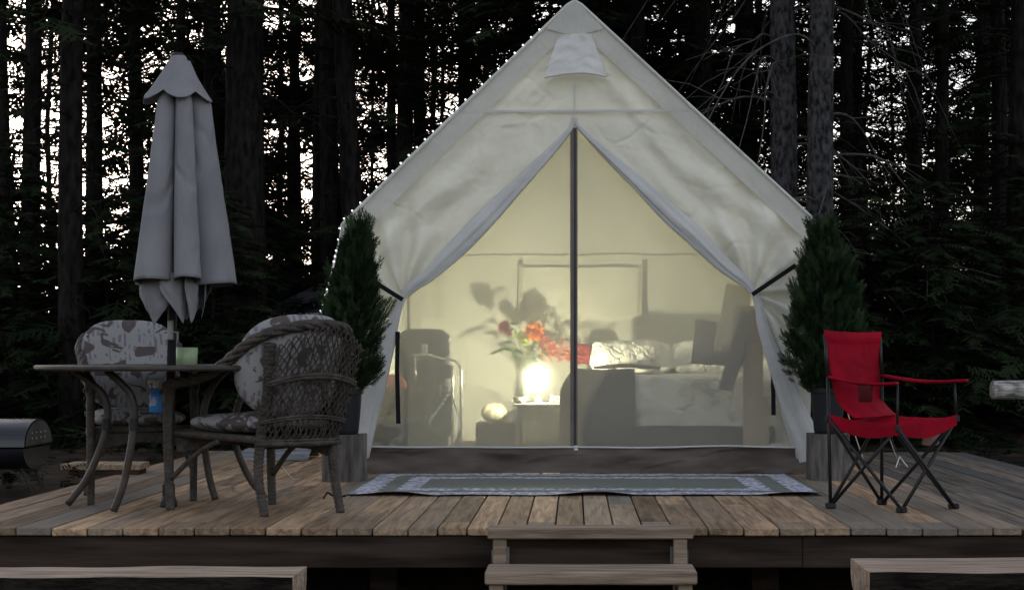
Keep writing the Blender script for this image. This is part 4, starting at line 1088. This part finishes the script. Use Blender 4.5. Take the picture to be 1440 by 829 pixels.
mb=MB(); mb.grid(seatf,24,24); o=mb.build('seat',M['red'],cc,smooth=True); md=o.modifiers.new('t','SOLIDIFY'); md.thickness=.02; md.offset=1
# side skirts of seat
for (a,b) in((R1t,F1t),(F1t,F2t)):
    mb=MB(); mb.grid(lambda u,v,a=a,b=b: a.lerp(b,u)+Vector((0,-.012,.022-.055*v*(1+.5*math.sin(math.pi*u))-.012*math.sin(math.pi*u))),20,3); o=mb.build('seat_edge',M['red'],cc,smooth=True)
def armf(a,b,w0,w1,name):
    d=(b-a); s_=Vector((-d.y,d.x,0)).normalized()
    mb=MB(); mb.grid(lambda u,v: a+d*u+s_*(v-.5)*(w0+(w1-w0)*math.sin(math.pi*min(1,u*1.05)))+Vector((0,0,-.018*math.sin(math.pi*u)+.012*abs(v-.5))),24,4)
    o=mb.build(name,M['red'],cc,smooth=True); md=o.modifiers.new('t','SOLIDIFY'); md.thickness=.012; return o
armf(A1+Vector((.01,0,.004)),A1f,.04,.09,'armrest'); armf(A2,A2f,.04,.09,'armrest')
c=P(1217,541,(R1.y+F1.y)/2-.02)
mb=MB(); mb.lathe([(.040,0),(.040,-.004),(.036,-.085),(.03,-.088)],c=c,n=18,cap=False); mb.build('cup_holder',M['darkred'],cc,smooth=True)
a,b_=P(1296,598,7.74),P(1321,598,7.74)
mb=MB(); mb.grid(lambda u,v: a.lerp(b_,u)+Vector((.006*math.sin(v*4)+.008*v*(.5-u),-.006*math.sin(math.pi*u)*math.sin(math.pi*v),-.105*v*(1-.06*(2*u-1)**2))),10,10); o=mb.build('pouch',M['pink'],cc,smooth=True); md=o.modifiers.new('t','SOLIDIFY'); md.thickness=.012

# ------------------------------------------------------------------ left side: grill, lumber
GD=9.6; sG=F/GD
gx=P(10,0,GD).x
gr=thing('barrel_grill','black barrel charcoal grill on the ground left of the deck','grill',(gx-.2,GD,-.1))
x0g,x1g=gx-.55,P(54,0,GD).x
mb=MB(); zc=P(0,625,GD).z; rad_=.165
def bar_(u,v):
    a=math.pi*v; return Vector((x0g+(x1g-x0g)*u, GD-.25*math.cos(a), zc+rad_*1.05*math.sin(a)))
mb.grid(bar_,4,24); ring0=[bar_(0,j/24) for j in range(25)]; ring1=[bar_(1,j/24) for j in range(25)]; mb.add(ring0,[tuple(range(24,-1,-1))]); mb.add(ring1,[tuple(range(25))]); mb.build('lid',M['grill'],gr,smooth=False)
mb=MB()
mb.grid(lambda u,v: Vector((x0g+.01+(x1g-x0g-.02)*u, GD-.24*math.cos(math.pi*v), zc-.012-.15*math.sin(math.pi*v))),4,24)
for uu in(0,1): mb.add([Vector((x0g+.01+(x1g-x0g-.02)*uu, GD-.24*math.cos(math.pi*j/24), zc-.012-.15*math.sin(math.pi*j/24))) for j in range(25)],[tuple(range(25)) if uu==0 else tuple(range(24,-1,-1))])
mb.build('firebox',M['grill'],gr)
mb=MB(); mb.bbox((x0g+.2,GD-.27,zc-.03),(.5,.15,.02),.004); mb.build('front_shelf',M['steel'],gr)
mb=MB(); mb.tube([(x0g+.1,GD-.20,zc+.03),(x1g-.1,GD-.20,zc+.03)],.012,8); mb.build('lid_handle',M['steel'],gr)
mb=MB(); ring1b=[Vector((x1g+.004,GD-.235*math.cos(math.pi*j/24),zc+.01+.15*math.sin(math.pi*j/24))) for j in range(25)]
mb.add(ring1b,[tuple(range(25))]); mb.build('end_plate',M['darkbox'],gr)
mb=MB()
for k in range(8):
    mb.bbox((x1g+.008,GD-.13+.075*(k%4),zc+.085-.035*(k//4)),(.006,.012,.010),.002)
mb.build('vent_studs',M['chrome'],gr)
for (xx,yy) in((x0g+.1,GD-.1),(x1g-.08,GD-.1),(x0g+.1,GD+.1),(x1g-.08,GD+.1)):
    sg=1 if xx>gx-.2 else -1
    mb=MB(); mb.tube([(xx,yy,zc-.13),(xx+.05*sg,yy,-.02),(xx+.09*sg,yy,-.115)],.012,8); mb.build('leg',M['black'],gr)
q=G(140,668,.07)
ld=thing('lumber_step','short stack of two pale planks at the left deck edge','step',(q.x,9.9,0))
a0=P(84,0,9.8).x; a1=P(196,0,9.8).x
mb=MB()
mb.bbox(((a0+a1)/2,9.86,.052),(a1-a0,.10,.040),.004,rnd=.9); mb.build('plank',M['deck'],ld)
mb=MB(); mb.bbox(((a0+a1)/2+.01,9.975,.055),(a1-a0-.02,.12,.040),.004,rnd=.75); mb.build('plank',M['deck'],ld)
mb=MB(); mb.bbox(((a0+a1)/2+.02,9.91,.016),(a1-a0-.06,.18,.030),.004,rnd=.1); mb.build('bearer',M['beam'],ld)
# folded tarp behind stump
a,b_=G(360,640),G(452,640)
mb=MB(); mb.grid(lambda u,v: Vector((a.x+(b_.x-a.x)*u, 11.6-.5*v, .004+.075*math.sin(math.pi*min(1,v*1.1))**.5*(1 if 0<v<1 else 0)+.01*noise.noise(Vector((u*5,v*8,1)))*(1 if 0<v<1 else 0))),30,16)
tag(mb.build('folded_tarp',M['tarp'],smooth=True),'folded blue grey tarp lying on the deck behind the wicker chair','tarp')
# low shelter behind
sh=thing('low_shelter','low dark roofed shelter with pale edge left of the tent','shelter',(P(425,0,17).x,17,0))
a,b_=P(372,440,17),P(475,440,17)
mb=MB(); mb.add([a+Vector((-.1,0,0)),b_+Vector((.3,0,0)),b_+Vector((.1,1.6,.42)),a+Vector((.35,1.6,.42)),a+Vector((-.1,0,-.03)),b_+Vector((.3,0,-.03)),b_+Vector((.1,1.6,.39)),a+Vector((.35,1.6,.39))],[(0,1,2,3),(7,6,5,4),(0,4,5,1),(1,5,6,2),(2,6,7,3),(3,7,4,0)]); mb.build('roof',M['shed'],sh)
mb=MB(); mb.bbox(((a.x+b_.x)/2+.1,16.97,a.z-.035),(b_.x-a.x+.4,.04,.075),.005); mb.build('edge_board',M['palefascia'],sh)
for xx in(a.x+.05,b_.x+.15):
    for yy in (17.1,18.4): mb=MB(); mb.bbox((xx,yy,(a.z-.1)/2),(.08,.08,a.z+.1),.01); mb.build('post',M['beam'],sh)
# pale log bench at the right
bn=thing('peeled_log_bench','pale weathered log rail bench at the right edge beyond the deck','bench',(3.9,12.4,-.1))
a=P(1394,548,12.4)
mb=MB(); mb.lathe([(.06,0),(.080,.01),(.084,.5),(.082,1.0),(.08,1.7),(.06,1.71)],n=20,M4=Matrix.Rotation(R(90),3,'Y'),c=(a.x,12.4,a.z)); mb.build('seat',M['birch'],bn)
for xx in (a.x+.5,a.x+1.4): mb=MB(); mb.lathe([(.05,-.12),(.05,a.z-.07)],c=(xx,12.4,0),n=12); mb.build('leg',M['trunk'],bn)

# ------------------------------------------------------------------ forest
SP=[spruce_spray(1),spruce_spray(2),spruce_spray(3,9,2)]
def make_tree(seed,Ht,r0,base,rad,nb,dens,bark='trunk',dead=12,lean=0,curly=False,light=True):
    rr=random.Random(seed)
    # trunk
    tm=MB(); pts=[];rads=[]
    for k in range(19):
        t=k/18; pts.append(Vector((lean*t*Ht+.10*noise.noise(Vector((t*3,seed,0)))*Ht*.05,.06*noise.noise(Vector((t*3,seed,9))),t*Ht-.15))); rads.append(r0*(1-t)**.8+.012 if t>.04 else r0*1.25)
    fine=catmull(pts,3); fr=np.interp(np.linspace(0,1,len(fine)),np.linspace(0,1,19),rads)
    fr=[r*(1+.05*noise.noise(Vector((i*.7,seed,1)))) for i,r in enumerate(fr)]
    tm.tube(fine,list(fr),14)
    def axis(z):
        t=min(.999,max(0,(z+.15)/Ht)); f=t*18; i=int(f); return pts[i].lerp(pts[min(18,i+1)],f-i)
    lm=MB(); mats=[];rn=[]
    for k in range(dead):
        z=rr.uniform(.9,base+1.2); a=rr.uniform(0,6.28); p=axis(z); L=rr.uniform(.5,1.5)*(1.5 if curly else 1)
        d=Vector((math.cos(a),math.sin(a),0)); q=[p]; 
        for j in range(1,6):
            t=j/5; q.append(p+d*L*t+Vector((rr.uniform(-.06,.06),rr.uniform(-.06,.06),(.25*t-.7*t*t)*L*(1 if not curly else 1.7)+rr.uniform(-.05,.05))))
        cm=catmull(q,3); lm.tube(cm,[.012*(1-i/len(cm))+.002 for i in range(len(cm))],5)
        for j in range(5 if curly else 3):
            i0=rr.randint(3,len(cm)-3); b=cm[i0]; dd=Vector((d.x+rr.uniform(-.9,.9),d.y+rr.uniform(-.9,.9),rr.uniform(-1.1,.2))).normalized(); l2=L*rr.uniform(.15,.45)
            lm.tube([b,b+dd*l2*.5+Vector((0,0,.02)),b+dd*l2+Vector((0,0,-.05*l2))],[.006,.004,.0025],4)
    for k in range(nb):
        t=rr.random()**.85; z=base+(Ht-base)*t; L=rad*(1-t)**.7*rr.uniform(.55,1.1)+.15; a=rr.uniform(0,6.28); p=axis(z)
        d=Vector((math.cos(a),math.sin(a),0)); dr=rr.uniform(-.45,-.05); up=rr.uniform(0,.3)
        q=[p+d*L*s+Vector((0,0,(up*s+dr*s*s)*L)) for s in (0,.25,.5,.75,1)]
        lm.tube(q,[.014*(1+L*.4),.012,.009,.006,.003],4)
        ns=max(2,int(L*dens))
        for j in range(ns):
            s=.22+.78*(j+rr.random())/ns; i=min(3,int(s*4)); b=q[i].lerp(q[i+1],s*4-i)
            side=rr.choice([-1,1])*rr.uniform(.2,1.1); dd=Vector((d.x-side*d.y,d.y+side*d.x,rr.uniform(-.55,.05)))
            mats.append(xform(b,dd,Vector((rr.uniform(-.3,.3),rr.uniform(-.3,.3),1)),rr.uniform(.45,.95)*(1-.35*t)))
            rn.append(rr.random())
    crown=scatter_mesh('crown',SP[seed%3],mats,rn,M['needle']) if mats else None
    return tm,lm,crown,bark
def mk(mb,name,m):
    me=bpy.data.meshes.new(name); me.from_pydata(mb.v,[],mb.f); me.materials.append(m)
    at=me.attributes.new('rnd','FLOAT','POINT'); at.data.foreach_set('value',mb.r); me.update(); return me
kinds={}
def kind(key,**kw):
    tm,lm,cr,bark=make_tree(**kw); nt_=len(tm.f); tm.add(lm.v,lm.f); me=mk(tm,'trunk',M[bark])
    if bark=='greybark':
        me.materials.append(M['dead']); me.polygons.foreach_set('material_index',[0]*nt_+[1]*(len(tm.f)-nt_))
    kinds[key]=(me,None,cr)
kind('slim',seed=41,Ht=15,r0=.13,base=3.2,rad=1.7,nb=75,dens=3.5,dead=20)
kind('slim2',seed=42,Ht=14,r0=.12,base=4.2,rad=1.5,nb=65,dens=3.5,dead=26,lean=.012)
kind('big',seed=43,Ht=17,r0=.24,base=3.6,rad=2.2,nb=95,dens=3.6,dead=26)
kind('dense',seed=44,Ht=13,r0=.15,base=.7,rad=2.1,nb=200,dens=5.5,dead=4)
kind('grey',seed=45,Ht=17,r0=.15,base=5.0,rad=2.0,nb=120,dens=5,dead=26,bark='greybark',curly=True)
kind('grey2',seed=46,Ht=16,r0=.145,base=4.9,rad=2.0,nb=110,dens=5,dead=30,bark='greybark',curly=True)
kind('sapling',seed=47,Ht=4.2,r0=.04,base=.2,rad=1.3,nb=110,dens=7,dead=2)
kind('sparse',seed=48,Ht=14,r0=.10,base=2.2,rad=1.5,nb=50,dens=3.5,dead=26,lean=-.01)
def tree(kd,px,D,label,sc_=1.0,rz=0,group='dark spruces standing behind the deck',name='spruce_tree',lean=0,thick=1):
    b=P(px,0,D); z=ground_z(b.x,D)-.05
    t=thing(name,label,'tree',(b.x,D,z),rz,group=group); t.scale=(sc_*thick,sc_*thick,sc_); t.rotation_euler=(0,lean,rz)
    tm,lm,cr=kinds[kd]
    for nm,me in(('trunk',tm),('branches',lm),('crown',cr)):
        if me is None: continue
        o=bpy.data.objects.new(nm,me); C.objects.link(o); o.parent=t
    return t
TREES=[
 # kd, px, D, label, scale, rz, lean
 ('slim',47,19,'straight dark spruce trunk near the left edge of the photo',1.0,.4,0),
 ('slim',103,15.0,'thick dark spruce between the left edge and the umbrella',1.0,1.2,0),
 ('slim2',133,21,'slimmer spruce close right of the thick left trunk',1.1,2.0,0),
 ('sparse',10,24,'thin spruce at the very left edge of the photo',1.0,.1,0),
 ('slim2',196,24,'slender spruce showing just left of the umbrella',1.1,3.1,0),
 ('slim',254,16.5,'spruce whose trunk rises straight above the umbrella tip',.62,4.2,0),
 ('dense',300,22,'bushy spruce showing just right of the umbrella',1.15,.8,0),
 ('big',346,16.0,'broadest dark trunk, between umbrella and tent',1.0,2.2,0),
 ('slim',415,22,'slim trunk halfway between broad trunk and tent eave',.8,5.1,0),
 ('sparse',437,20,'thin leaning spruce stem beside the open sky patch',.75,1.1,.05),
 ('slim',461,20,'medium spruce above the left cedar pot',1.1,2.7,0),
 ('slim2',482,24,'narrow spruce in the cluster above the left tent eave',1.0,.3,0),
 ('slim',503,17,'stout leaning trunk above the left tent eave',1.0,3.6,.04),
 ('slim2',552,21,'first of three close trunks behind the left roof edge',.75,1.9,0),
 ('slim',571,19,'middle of three close trunks behind the left roof edge',.95,.9,0),
 ('slim',590,23,'last of three close trunks behind the left roof edge',.9,4.4,0),
 ('dense',735,19,'dense dark spruce behind the tent peak, its left side',1.1,.2,0),
 ('dense',890,18,'dense dark spruce right behind the tent peak',1.2,2.9,0),
 ('dense',985,20,'dense dark spruce above the right roof slope',1.2,1.4,0),
 ('dense',820,23,'dense dark spruce hidden mostly by the tent peak',1.2,5.2,0),
 ('dense',1045,24,'bushy spruce in the dark between right roof slope and grey trunks',1.3,4.2,0),
 ('dense',655,25,'bushy spruce above the upper left roof slope',1.0,1.2,0),
 ('grey',1098,15.2,'grey barked spruce with curling dead twigs above the right eave',1.0,2.6,0),
 ('grey2',1157,14.8,'grey barked spruce with bare drooping twigs, right of its twin',1.0,.6,0),
 ('slim',1190,19,'dark trunk directly right of the grey barked pair',.8,2.9,0),
 ('sparse',1205,24,'thin trunk beside the bright sky gap on the right',.8,1.9,0),
 ('slim2',1285,22,'faint slim spruce right of the bright sky gap',.95,.7,0),
 ('slim',1325,18,'straight black trunk above the red chair arm',.75,1.7,0),
 ('slim2',1410,19,'dark spruce trunk near the right edge of the photo',1.0,2.4,0),
 ('slim',1434,17.5,'spruce trunk cut by the right edge of the photo',1.0,5.5,0),
 ('dense',1380,26,'bushy spruce far back near the right edge',1.1,3.3,0),
]
for k,(kd,px,D,lb,s_,rz,ln) in enumerate(TREES): tree(kd,px,D,lb,s_,rz,lean=ln)
rr=random.Random(77)
# saplings filling the edge of the wood
SAP=[(20,16,'low young spruce at the far left behind the grill'),(75,17.5,'young spruce behind the far wicker chair cushion'),(150,15.5,'young spruce between far chair and umbrella'),(215,18,'young spruce behind the umbrella hem'),
 (300,15,'young spruce right of the umbrella hem'),(350,17,'young spruce at the foot of the broad trunk'),(400,20,'young spruce behind the low shelter'),(1215,15,'young spruce behind the red chair back'),(1265,17,'young spruce above the red chair seat'),
 (1310,14.8,'young spruce behind the red chair right arm'),(1365,16,'young spruce between red chair and log rail'),(1425,17.5,'young spruce behind the log rail bench')]
for (px,D,lb) in SAP: tree('sapling',px,D,lb,rr.uniform(.62,.85),rr.uniform(0,6),group='young spruces at the edge of the wood',name='young_spruce')
# far wood and undergrowth
def cloud(name,n,xr,yr,zf,sr,mname,seed,tmpl=2,dens=None):
    rr=random.Random(seed); mats=[];rn=[]
    while len(mats)<n:
        y=rr.uniform(*yr); x=rr.uniform(*xr)*y/yr[0]; z=zf(x,y,rr)
        if z is None: continue
        if dens and rr.random()>dens(x,y,z): continue
        a=rr.uniform(0,6.28); mats.append(xform(Vector((x,y,z)),Vector((math.cos(a),math.sin(a),rr.uniform(-.5,.3))),Vector((rr.uniform(-.5,.5),rr.uniform(-.5,.5),1)),rr.uniform(*sr))); rn.append(rr.random())
    me=scatter_mesh(name,SP[tmpl],mats,rn,M[mname]); o=bpy.data.objects.new(name,me); C.objects.link(o); o['kind']='stuff'; return o
def zl(x,y,r): return ground_z(x,y)+(r.random()**1.5)*(.8+.105*(y-8))
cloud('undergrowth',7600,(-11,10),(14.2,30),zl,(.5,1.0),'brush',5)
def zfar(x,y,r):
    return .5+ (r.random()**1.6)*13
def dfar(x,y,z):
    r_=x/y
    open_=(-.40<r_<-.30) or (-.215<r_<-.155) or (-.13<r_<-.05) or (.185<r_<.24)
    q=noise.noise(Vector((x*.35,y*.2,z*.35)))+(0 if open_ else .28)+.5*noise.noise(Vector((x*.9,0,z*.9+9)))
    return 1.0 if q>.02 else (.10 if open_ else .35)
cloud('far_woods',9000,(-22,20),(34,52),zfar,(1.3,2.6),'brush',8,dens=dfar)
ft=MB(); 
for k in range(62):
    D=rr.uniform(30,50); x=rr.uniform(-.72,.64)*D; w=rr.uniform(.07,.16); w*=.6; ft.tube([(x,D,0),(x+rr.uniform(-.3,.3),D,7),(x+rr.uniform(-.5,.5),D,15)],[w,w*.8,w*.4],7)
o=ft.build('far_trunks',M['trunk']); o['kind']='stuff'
# leaf litter around the deck
def zg(x,y,r): return ground_z(x,y)+.01
cloud('ground_cover',1600,(-6,6),(9.5,16),lambda x,y,r:(None if -3.25<x<3.4 and y<12.6 else ground_z(x,y)+.01+r.random()*.12),(.12,.3),'brush',15)

# ------------------------------------------------------------------ camera, world, light
cam=bpy.data.cameras.new('camera'); co=bpy.data.objects.new('camera',cam); C.objects.link(co); sc.camera=co
co.location=(0,0,H); co.rotation_euler=(R(90),0,0)
cam.sensor_width=36; cam.lens=36*F/1440; cam.clip_end=800; cam.clip_start=.05
cam.shift_x=(720-CX)/1440; cam.shift_y=(HY-414.5)/1440
SUN_EL, SUN_AZ = 4.5, -22.0     # degrees; azimuth from the view direction, negative is left
w=bpy.data.worlds.new('World'); sc.world=w; w.use_nodes=True; nt=w.node_tree; nt.nodes.clear()
sk=nt.nodes.new('ShaderNodeTexSky'); sk.sky_type='NISHITA'; sk.sun_disc=False; sk.sun_elevation=R(SUN_EL); sk.sun_rotation=R(SUN_AZ)
sk.air_density=1.0; sk.dust_density=2.0; sk.ozone_density=2.5
bg=nt.nodes.new('ShaderNodeBackground'); bg.inputs[1].default_value=.15; ow=nt.nodes.new('ShaderNodeOutputWorld')
hs=nt.nodes.new('ShaderNodeHueSaturation'); hs.inputs['Saturation'].default_value=.42
mx=nt.nodes.new('ShaderNodeMix'); mx.data_type='RGBA'; mx.blend_type='MULTIPLY'; mx.inputs[0].default_value=1; mx.inputs[7].default_value=(1.06,.98,.97,1)
nt.links.new(sk.outputs[0],hs.inputs['Color']); nt.links.new(hs.outputs[0],mx.inputs[6]); nt.links.new(mx.outputs[2],bg.inputs[0]); nt.links.new(bg.outputs[0],ow.inputs[0])
sun=bpy.data.lights.new('sun','SUN'); sun.energy=.25; sun.angle=R(12); sun.color=(1,.85,.72)
so=bpy.data.objects.new('sun',sun); C.objects.link(so)
d=Vector((math.sin(R(SUN_AZ))*math.cos(R(SUN_EL)),math.cos(R(SUN_AZ))*math.cos(R(SUN_EL)),math.sin(R(SUN_EL))))
so.rotation_euler=d.to_track_quat('Z','Y').to_euler()
sc.view_settings.view_transform='Standard'; sc.view_settings.look='None'; sc.view_settings.exposure=2.24; sc.view_settings.gamma=1
sc.render.engine='CYCLES'; sc.cycles.use_denoising=True; sc.cycles.max_bounces=8; sc.cycles.transparent_max_bounces=12; sc.cycles.caustics_reflective=False; sc.cycles.caustics_refractive=False

# ------------------------------------------------------------------ sub-parts: small pieces hang on the part that carries them
def sub(root_prefix, child, part):
    for r in [o for o in C.objects if o.parent is None and o.name.split('.')[0]==root_prefix]:
        ps=[c for c in r.children if c.name.split('.')[0]==part]; cs=[c for c in r.children if c.name.split('.')[0]==child]
        if not ps: continue
        for c in cs:
            cc_=sum((Vector(q) for q in c.bound_box),Vector())/8
            p=min(ps,key=lambda o:(sum((Vector(q) for q in o.bound_box),Vector())/8-cc_).length)
            c.parent=p; c.matrix_parent_inverse=Matrix.Identity(4)
for a in (('patio_table','leg_clamp','leg'),('patio_umbrella','crank_handle','crank_plate'),('patio_umbrella','rib','canopy'),('barrel_grill','lid_handle','lid'),
          ('barrel_grill','vent_studs','end_plate'),('log_bench','end_grain','seat'),('canvas_tent','window_zip','window_flap'),('canvas_tent','zip_teeth','door_zip'),
          ('canvas_tent','zip_pull','door_zip'),('canvas_tent','vent_hem','vent_flap'),('canvas_tent','sill_hem','sod_cloth'),('wooden_steps','metal_bracket','stringer'),
          ('camp_chair','head_band','backrest'),('camp_chair','seat_edge','seat'),('spray_bottle','label_marks','bottle_body'),('camp_chair','cup_holder','armrest')):
    sub(*a)
